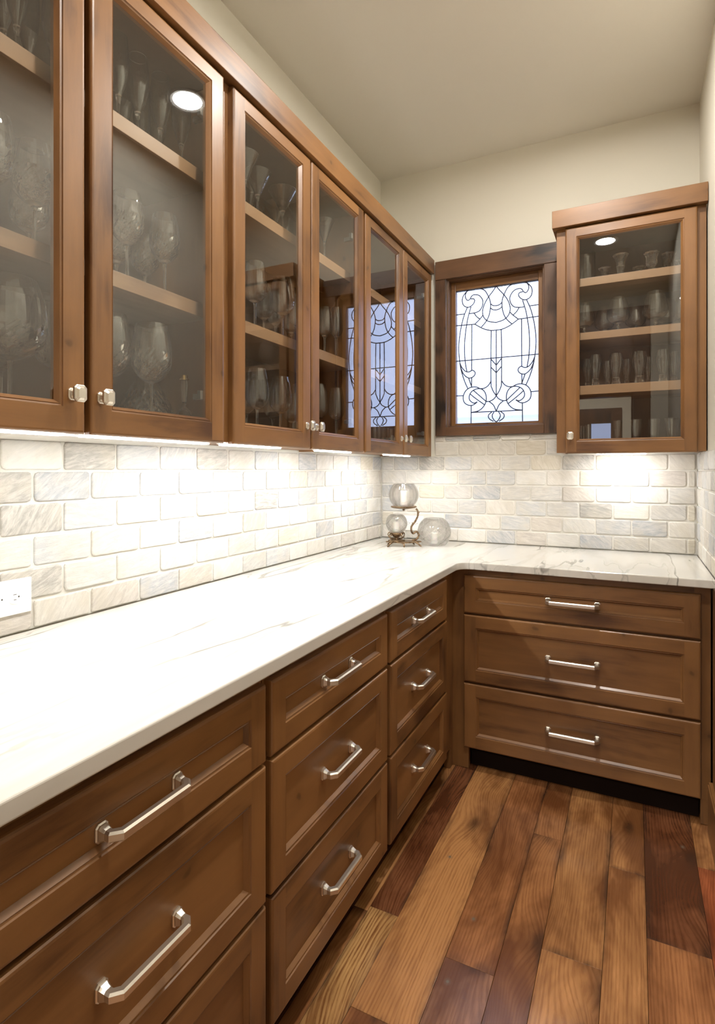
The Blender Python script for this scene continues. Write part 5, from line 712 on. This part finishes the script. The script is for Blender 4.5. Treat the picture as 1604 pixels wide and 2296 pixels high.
# ================================================================= glassware (unit meshes: radius 1, height 1)
def lathe(prof, n, fn=None):
    """open or closed lathe from (r, z) profile; returns MB"""
    mb = MB(); rings = []
    for i, (r, z) in enumerate(prof):
        if r < 1e-6: rings.append([(0, 0, z)])
        else:
            rings.append([((r*(fn(i, k, r, z) if fn else 1))*math.cos(2*PI*k/n), (r*(fn(i, k, r, z) if fn else 1))*math.sin(2*PI*k/n), z) for k in range(n)])
    for A, B in zip(rings, rings[1:]):
        for k in range(n):
            j = (k+1) % n
            if len(A) == 1 and len(B) == 1: continue
            if len(A) == 1: mb.poly([A[0], B[j], B[k]])
            elif len(B) == 1: mb.poly([A[k], A[j], B[0]])
            else: mb.poly([A[k], A[j], B[j], B[k]])
    return mb
def smoothp(pts, n=4):
    P = [pts[0]]+pts+[pts[-1]]; o = []
    for i in range(1, len(P)-2):
        for k in range(n):
            t = k/n; a, b, c, d = P[i-1], P[i], P[i+1], P[i+2]
            o.append(tuple(.5*((2*b[q])+(c[q]-a[q])*t+(2*a[q]-5*b[q]+4*c[q]-d[q])*t*t+(3*b[q]-a[q]-3*c[q]+d[q])*t**3) for q in (0, 1)))
    o.append(pts[-1]); return [(max(0, r), z) for r, z in o]
protos = {}
def stemware(kind, R, H, foot_r, stem_z, bowl_pts, cut=None, n=36, knop=False):
    """foot + stem + bowl, real metres; the three open surfaces share their rims so together they are one closed glass"""
    sr = .0042; zf = .010; wt = .0016
    foot = [(0, .0), (foot_r*.97, 0), (foot_r, .0012), (foot_r*.97, .0022), (foot_r*.55, .0038), (.011, .006), (.0065, zf)]
    stem = [(.0065, zf), (sr, .022)]
    if knop: stem += [(sr*1.1, stem_z*.45), (sr*2.3, stem_z*.58), (sr*1.1, stem_z*.72)]
    stem += [(sr*.9, stem_z*.6+.004)] if not knop else []
    stem += [(sr, stem_z-.012), (.0065, stem_z)]
    outer = smoothp([(.0065, stem_z)]+bowl_pts, 5)
    inner = [(max(0, r-wt), z) for r, z in outer if z > stem_z+.006]; inner = inner[::-1]
    inner = inner+[(inner[-1][0]*.5, inner[-1][1]-.001), (0, inner[-1][1]-.0015)]
    no = len(outer)
    def fn(i, k, r, z):
        if cut and i < no and 1 < i and z < stem_z+(H-stem_z)*cut:
            ph = (k+i*1.0) % 6; ph2 = (k-i*1.0) % 6
            return 1-.045*max(0, 1-abs(ph-3)/1.3)-.045*max(0, 1-abs(ph2-3)/1.3)
        return 1
    return lathe(foot, n), lathe(stem, 16), lathe(outer+inner, n, fn)
def proto(kind, H, R):
    key = (kind, round(H, 2), round(R, 3))
    if key in protos: return protos[key], key
    parts = []
    if kind in ('flute', 'goblet', 'balloon', 'wine', 'martini', 'snifter'):
        if kind == 'flute': sz = H*.36; bp = [(R*.35, sz+.012), (R*.72, sz+.04), (R*.98, H*.66), (R*.98, H*.82), (R*.84, H)]; fr = R*.95
        elif kind == 'goblet': sz = H*.44; bp = [(R*.5, sz+.010), (R*.86, sz+H*.12), (R, sz+H*.24), (R*.93, H*.86), (R*.76, H)]; fr = R*.85
        elif kind == 'balloon': sz = H*.42; bp = [(R*.5, sz+.010), (R*.88, sz+H*.12), (R, sz+H*.25), (R*.92, H*.86), (R*.72, H)]; fr = R*.62
        elif kind == 'wine': sz = H*.42; bp = [(R*.55, sz+.010), (R*.9, sz+H*.11), (R, sz+H*.21), (R*.9, H*.84), (R*.72, H)]; fr = R*.9
        elif kind == 'martini': sz = H*.52; bp = [(R*.16, sz+.006), (R*.45, sz+(H-sz)*.42), (R*.75, sz+(H-sz)*.74), (R, H)]; fr = R*.78
        else: sz = H*.22; bp = [(R*.55, sz+.008), (R*.95, sz+H*.16), (R, sz+H*.30), (R*.82, H*.80), (R*.60, H)]; fr = R*.72
        f, s, b = stemware(kind, R, H, fr, sz, bp, cut={'goblet': .5, 'balloon': .42}.get(kind), n=48 if kind in ('goblet', 'balloon') else 32, knop=kind == 'snifter')
        parts = [('foot', f, 1), ('stem', s, 1), ('bowl', b, 0 if kind in ('goblet', 'balloon') else 1)]
    elif kind in ('highball', 'tumbler', 'vtumbler', 'cylinder', 'pilsner'):
        wt = .0022
        if kind == 'vtumbler': o = [(0, 0), (R*.52, 0), (R*.56, .004), (R*.78, H*.5), (R, H)]; th = .016
        elif kind == 'pilsner': o = [(0, 0), (R*.62, 0), (R*.64, .004), (R*.52, H*.16), (R*.62, H*.34), (R*.95, H*.62), (R, H*.74), (R*.78, H)]; th = H*.22
        elif kind == 'cylinder': o = [(0, 0), (R*.97, 0), (R, .004), (R, H*.5), (R, H)]; th = .012
        else: o = [(0, 0), (R*.9, 0), (R*.93, .003), (R*.96, H*.5), (R, H)]; th = .010
        oo = smoothp(o[2:], 4); inn = [(max(.001, r-wt), z) for r, z in oo if z > th][::-1]+[(0, th)]
        fac = (lambda i, k, r, z: 1-.05*(k % 2)) if kind == 'pilsner' else None
        parts = [('glass_body', lathe(o[:2]+oo+inn, 28, fac), 1 if kind != 'pilsner' else 0)]
    elif kind in ('flared_holder', 'petal_holder'):
        if kind == 'flared_holder': o = [(0, 0), (R*.5, 0), (R*.45, H*.2), (R*.55, H*.45), (R*.62, H*.7), (R, H)]
        else: o = [(0, 0), (R*.8, 0), (R*.8, H*.10), (R*.45, H*.22), (R*.75, H*.42), (R*.72, H*.68), (R*.8, H*.82), (R, H)]
        oo = smoothp(o[1:], 4); inn = [(R*.55, H*.97), (R*.36, H*.8), (R*.34, H*.5), (0, H*.48)]
        am = .10 if kind == 'petal_holder' else .04
        parts = [('glass_body', lathe([(0, 0)]+oo+inn, 36, lambda i, k, r, z: 1+am*math.cos(8*2*PI*k/36)*(z/H)), 0)]
    elif kind == 'decanter':
        o = [(0, 0), (R*.8, 0), (R, H*.10), (R*.95, H*.25), (R*.55, H*.46), (R*.27, H*.60), (R*.22, H*.80), (R*.24, H*.90), (R*.40, H)]
        oo = smoothp(o[1:], 5); inn = [(max(.001, r-.003), z) for r, z in oo if z > .012][::-1]+[(0, .012)]
        parts = [('glass_body', lathe([(0, 0)]+oo+inn, 48, lambda i, k, r, z: 1-.035*(((k+i) % 4) == 0)*(z < H*.4)-.035*(((k-i) % 4) == 0)*(z < H*.4)), 0)]
    elif kind == 'bell':
        o = [(0, 0), (R*.98, 0), (R, .003), (R*.94, H*.14), (R*.62, H*.34), (R*.25, H*.42), (.004, H*.46)]
        parts = [('bell_body', lathe([(R*.9, .001)]+smoothp(o[2:], 4)+[(0, H*.46)], 36), 1)]
        parts.append(('handle', lathe([(0, H*.461), (.006, H*.47), (.0045, H*.50), (.0075, H*.54), (.0105, H*.80), (.009, H*.9), (0, H*.9)], 8), 0))
        parts.append(('gold_cap', lathe([(0, H*.901), (.013, H*.905), (.0135, H*.93), (.010, H*.935), (.009, H*.99), (.004, H), (0, H)], 20), 2))
    protos[key] = [(nm, mb, sm) for nm, mb, sm in parts]; built = []
    for nm, mb, sm in parts:
        o = mb.build(nm, GOLD if sm == 2 else CRYSTAL, smooth=bool(sm), weld='keep'); built.append((nm, o.data)); bpy.data.objects.remove(o)
    protos[key] = built; return built, key
NAMES = {'flute': ('champagne_flute', 'slender champagne flute', 'flute'), 'goblet': ('wine_goblet', 'cut crystal wine goblet', 'wine glass'), 'balloon': ('balloon_goblet', 'large cut crystal balloon goblet', 'wine glass'),
         'wine': ('wine_glass', 'plain clear wine glass', 'wine glass'), 'martini': ('martini_glass', 'cone-shaped martini glass', 'martini glass'), 'tumbler': ('cordial_glass', 'small straight cordial glass', 'glass'),
         'highball': ('highball_glass', 'slim straight glass', 'glass'), 'cylinder': ('cylinder_vase', 'clear cylinder vase', 'vase'), 'flared_holder': ('candle_holder', 'flared trumpet glass candle holder', 'candle holder'),
         'petal_holder': ('candle_holder', 'petal-rimmed glass candle holder', 'candle holder'), 'snifter': ('brandy_snifter', 'round brandy snifter', 'snifter'), 'pilsner': ('pilsner_glass', 'curvy faceted pilsner glass', 'glass'),
         'vtumbler': ('tapered_tumbler', 'tapered shot tumbler', 'tumbler'), 'decanter': ('decanter', 'cut crystal decanter', 'decanter'), 'bell': ('table_bell', 'small glass table bell with gold cap', 'bell')}
DOORN = {1: 'the leftmost glass door', 2: 'the second glass door', 3: 'the third glass door', 4: 'the fourth glass door', 5: 'the fifth glass door', 7: "the right cabinet's door"}
def shelfn(z, d):
    if d == 7: return {2.21: 'top', 1.957: 'second', 1.709: 'third', 1.447: 'bottom'}[z]
    return {2.167: 'top', 1.789: 'middle', 1.447: 'bottom'}[z]
ORD = ['first', 'second', 'third', 'fourth', 'fifth', 'sixth', 'seventh', 'eighth', 'ninth']
items = []
for (k, x, y, z, H, R, d) in GL:
    lo, hi = {1: (-2.715, -1.836), 2: (-2.715, -1.836), 3: (-1.796, -.934), 4: (-1.796, -.934), 5: (-.894, -.033), 7: (1.06, 1.62)}[d]
    if d == 7: x = min(max(x, lo+R+.002), hi-R-.002)
    else: y = min(max(y, lo+R+.002), hi-R-.002)
    items.append([k, x, y, z, H, R, d])
# nudge apart glasses that would touch
for it in range(150):
    for a in items:
        for b in items:
            if a is b or a[3] != b[3] or (a[6] == 7) != (b[6] == 7): continue
            dx, dy = a[1]-b[1], a[2]-b[2]; l = math.hypot(dx, dy); need = a[5]+b[5]+.003
            if l < need:
                s = (need-l)/2*.5
                if a[6] != 7: a[1] = min(max(a[1]+(s if dx > 0 else -s), .025+a[5]), .238-a[5]*.6); b[1] = min(max(b[1]-(s if dx > 0 else -s), .025+b[5]), .238-b[5]*.6)
                else: a[2] = min(max(a[2]+(s if dy > 0 else -s), -.26+a[5]*.6), -.02-a[5]); b[2] = min(max(b[2]-(s if dy > 0 else -s), -.26+b[5]*.6), -.02-b[5])
                if l > 1e-4:
                    a[1 if a[6] == 7 else 2] += (dx if a[6] == 7 else dy)/l*s*.35; b[1 if a[6] == 7 else 2] -= (dx if a[6] == 7 else dy)/l*s*.35
for a in items:
    lo, hi = {1: (-2.715, -1.836), 2: (-2.715, -1.836), 3: (-1.796, -.934), 4: (-1.796, -.934), 5: (-.894, -.033), 7: (1.06, 1.62)}[a[6]]; j = 1 if a[6] == 7 else 2
    a[j] = min(max(a[j], lo+a[5]+.002), hi-a[5]-.002)
groups = {}
for it in items:
    back = (it[1] < .15) if it[6] != 7 else (it[2] > -.18)
    groups.setdefault((it[0], it[3], it[6], back), []).append(it)
for (k, z, d, back), its in groups.items():
    its.sort(key=lambda t: t[2] if d != 7 else t[1]); nm, desc, cat = NAMES[k]
    for i, (k_, x, y, z_, H, R, d_) in enumerate(its):
        lab = f"{desc}, {shelfn(z, d)} shelf behind {DOORN[d]}"
        both = (k, z, d, not back) in groups
        if both: lab += ', back row' if back else ', front row'
        if len(its) > 1: lab += f", {ORD[i]} from left"
        zb = z if z > 1.5 else 1.4255
        built, key = proto(k, H+(z-zb), R)
        t = thing(nm, lab, cat, (x, y, zb+.0004), f"{NAMES[k][0].replace('_', ' ')}s on the {shelfn(z, d)} shelf" if len(its) > 1 else None)
        t.rotation_euler.z = random.uniform(0, 2*PI)
        for pn, me in built:
            o = bpy.data.objects.new(pn, me); S.collection.objects.link(o); o.parent = t

# ================================================================= things on the worktop
def tube(pts, rad, n=8, sm=3):
    P = pts
    if sm:
        Q = [P[0]]+P+[P[-1]]; o = []
        for i in range(1, len(Q)-2):
            for k in range(sm):
                t = k/sm; a, b, c, d = [Vector(q) for q in Q[i-1:i+3]]
                o.append(.5*((2*b)+(c-a)*t+(2*a-5*b+4*c-d)*t*t+(3*b-a-3*c+d)*t**3))
        o.append(Vector(P[-1])); P = o
    P = [Vector(p) for p in P]; secs = []
    for i, p in enumerate(P):
        d = (P[min(i+1, len(P)-1)]-P[max(i-1, 0)]).normalized(); u = d.cross(Vector((0, 0, 1))) if abs(d.z) < .95 else d.cross(Vector((0, 1, 0))); u.normalize(); v = d.cross(u)
        r = rad(i/(len(P)-1)) if callable(rad) else rad
        secs.append([tuple(p+u*r*math.cos(2*PI*k/n)+v*r*math.sin(2*PI*k/n)) for k in range(n)])
    mb = MB(); loft(mb, secs); return mb
def merge(*mbs):
    o = MB()
    for m in mbs:
        i = len(o.v); o.v += m.v; o.f += [tuple(i+k for k in f) for f in m.f]; o.m += m.m
    return o
def shift(mb, d): mb.v = [(x+d[0], y+d[1], z+d[2]) for x, y, z in mb.v]; return mb
CTZ = .9125
rz = math.radians(26.3)
t = thing('candle_stand', 'antique bronze two-tier candle stand with scrolled arm in the worktop corner', 'candle stand', (.262, -.315, CTZ)); t.rotation_euler.z = rz
# base platform: scalloped plate on four scroll legs
mb = MB()
def plate(cx, cy, hx, hy, z0, z1, n=28, w=.12):
    pts = [(cx+hx*math.cos(2*PI*k/n)*(1+w*math.cos(4*2*PI*k/n)), cy+hy*math.sin(2*PI*k/n)*(1+w*math.cos(4*2*PI*k/n))) for k in range(n)]
    loft(mb, [[(x, y, z0) for x, y in pts], [(x*.98+cx*.02, y*.98+cy*.02, z1) for x, y in pts]])
plate(.005, .0, .085, .045, .020, .027); plate(-.033, -.005, .040, .034, .028, .034)
mb.build('base_plate', BRONZE, t)
for lx, ly, ex, ey in ((-.055, -.025, -.078, -.048), (-.01, -.030, .002, -.062), (.065, -.02, .088, -.035), (.05, .03, .062, .048), (-.055, .028, -.072, .045)):
    tube([(lx, ly, .023), (ex*.9, ey*.9, .016), (ex, ey, .007), (ex*1.08, ey*1.08, .004)], lambda q: .0050-.0012*q).build('foot', BRONZE, t, smooth=True)
# leaf cup with tendrils that carries the lower globe
cup = lathe([(0, .034), (.012, .034), (.010, .045), (.020, .052), (.034, .066), (.036, .072), (.033, .072), (.018, .056), (0, .050)], 20, lambda i, k, r, z: 1+.14*math.cos(5*2*PI*k/20)*(z > .05)); shift(cup, (-.033, 0, 0))
cup.build('leaf_cup', BRONZE, t)
for a in (2.5, 3.9, 5.2, .6):
    c, s_ = math.cos(a), math.sin(a)
    tube([(-.033+c*.012, s_*.012, .040), (-.033+c*.040, s_*.040, .040), (-.033+c*.055, s_*.055, .058), (-.033+c*.046, s_*.046, .070), (-.033+c*.036, s_*.036, .064), (-.033+c*.044, s_*.044, .056)], .0030).build('tendril', BRONZE, t, smooth=True)
# curved arm with leaf nubs
arm = [(.050, .006, .028), (.072, .008, .034), (.086, .008, .056), (.074, .006, .076), (.056, .004, .066), (.046, .002, .082), (.048, 0, .106), (.066, 0, .130), (.080, 0, .160), (.080, 0, .186), (.070, 0, .198)]
am = tube(arm, .0052, 8, 5)
for px, pz, a in ((.056, .116, 2.4), (.074, .150, 0), (.082, .176, .3), (.050, .098, 2.8), (.083, .060, 0)):
    am = merge(am, tube([(px, 0, pz), (px+.010*math.cos(a), 0, pz+.010*math.sin(a)+.003)], lambda q: .0045*(1-q*.8), 6, 0))
am.build('arm', BRONZE, t, smooth=True)
mb = lathe([(0, .198), (.030, .198), (.058, .203), (.067, .207), (.067, .212), (.062, .212), (.030, .206), (0, .206)], 48, lambda i, k, r, z: 1+.018*(k % 2)); shift(mb, (.005, 0, 0)); mb.build('top_tray', BRONZE, t)
mb = lathe([(0, .186), (.004, .188), (.007, .193), (.004, .198), (0, .198)], 12); shift(mb, (.005, 0, 0)); mb.build('finial', BRONZE, t, smooth=True)
def globe(R, z0, zc, rtop, cut, flat, label, loc, name='glass_globe'):
    o_ = []; zt = math.sqrt(R*R-rtop*rtop); zb = math.sqrt(R*R-flat*flat)
    a0, a1 = math.asin(-zb/R), math.asin(zt/R)
    for k in range(25): a = a0+(a1-a0)*k/24; o_.append((R*math.cos(a), R*math.sin(a)+zb))
    th = .0032; inn = [(max(.002, (R-th)*math.cos(a0+(a1-a0)*k/24)), (R-th)*math.sin(a0+(a1-a0)*k/24)+zb+ (.001 if k == 0 else 0)) for k in range(24, -1, -1)]
    prof = [(0, 0)]+o_+inn+[(0, th+.002)]; n = 64
    def fn(i, k, r, z):
        if i > 25: return 1
        if cut == 'flute': return 1+.030*math.cos(12*2*PI*k/n)
        if cut == 'facet': return 1-.035*max(0, 1-abs((k+i) % 8-4)/1.4)*(z < R*1.35)-.035*max(0, 1-abs((k-i) % 8-4)/1.4)*(z < R*1.35)-.02*((k % 4) == 0)*(z >= R*1.35)
        return 1
    o = lathe(prof, n, fn).build(name, GLOBE, smooth=(cut != 'facet'), weld='keep'); o.location = loc; return tag(o, label, 'candle globe')
c, s_ = math.cos(rz), math.sin(rz)
def loc(u, v, z): return (.262+c*u-s_*v, -.315+s_*u+c*v, CTZ+z)
globe(.078, 0, 0, .052, 'flute', .050, 'large fluted glass globe on the upper tray of the bronze stand', loc(.005, 0, .2125))
globe(.058, 0, 0, .034, 'facet', .031, 'small cut glass globe held low in the bronze candle stand', loc(-.033, 0, .0722))
globe(.091, 0, 0, .050, 'facet', .060, 'wide cut crystal rose bowl standing on the worktop right of the stand', (.397, -.195, CTZ), 'rose_bowl')
def candle(x, y, z, r, h, label):
    mb = lathe([(0, 0), (r, 0), (r, h-.003), (r-.003, h), (r*.4, h-.003), (0, h-.004)], 24); o = mb.build('candle', WAX, smooth=False, weld=True); o.location = (x, y, z)
    k = tube([(0, 0, h-.004), (.001, 0, h+.006)], .0008, 5, 0).build('wick', SLOT, o); return tag(o, label, 'candle')
a = loc(.005, 0, .2125+.0058); candle(*a, .018, .075, 'white pillar candle inside the upper fluted globe')
a = loc(-.033, 0, .0722+.0058); candle(*a, .019, .055, 'white votive candle inside the lower globe of the stand')
candle(.397, -.195, CTZ+.0058, .019, .060, 'white votive candle inside the wide crystal rose bowl')

# ---- outlets
def outlet(F, u0, u1, vc, label, cols):
    org = F((u0+u1)/2, vc, .0015); t = thing('wall_outlet', label, 'outlet', org); g = .043
    W(slab(F, u0, u1, vc-g, vc+g, .0016, .0070, c=.0015), 'cover_plate', PLASTIC, t)
    for uc in cols:
        mb = MB(); pts = []
        for k in range(20):
            a = 2*PI*k/20; x_ = max(-.0135, min(.0135, .0172*math.cos(a))); y_ = max(-.0165, min(.0165, .0172*math.sin(a))); pts.append((uc+x_, vc+y_))
        loft(mb, [[F(a, b, .0071) for a, b in pts], [F(a, b, .0084) for a, b in pts]]); r_ = W(mb, 'receptacle', PLASTIC, t)
        mb = MB(); mb.box(F(uc-.0050, vc+.0055, .0083), F(uc+.0030, vc+.0070, .0086)); mb.box(F(uc-.0040, vc-.0070, .0083), F(uc+.0025, vc-.0055, .0086))
        pts = [(uc+.0085+.0022*math.cos(2*PI*k/12), vc+.0022*math.sin(2*PI*k/12)) for k in range(12)]
        loft(mb, [[F(a, b, .0083) for a, b in pts], [F(a, b, .0086) for a, b in pts]]); W(mb, 'slots', SLOT, r_)
outlet(FL(), -2.322, -2.194, 1.005, 'white wall outlet on the left stone backsplash near the camera', (-2.236, -2.277))
outlet(FB(), .127, .268, 1.005, 'white wall outlet on the back tiles behind the bronze candle stand', (.175, .222))
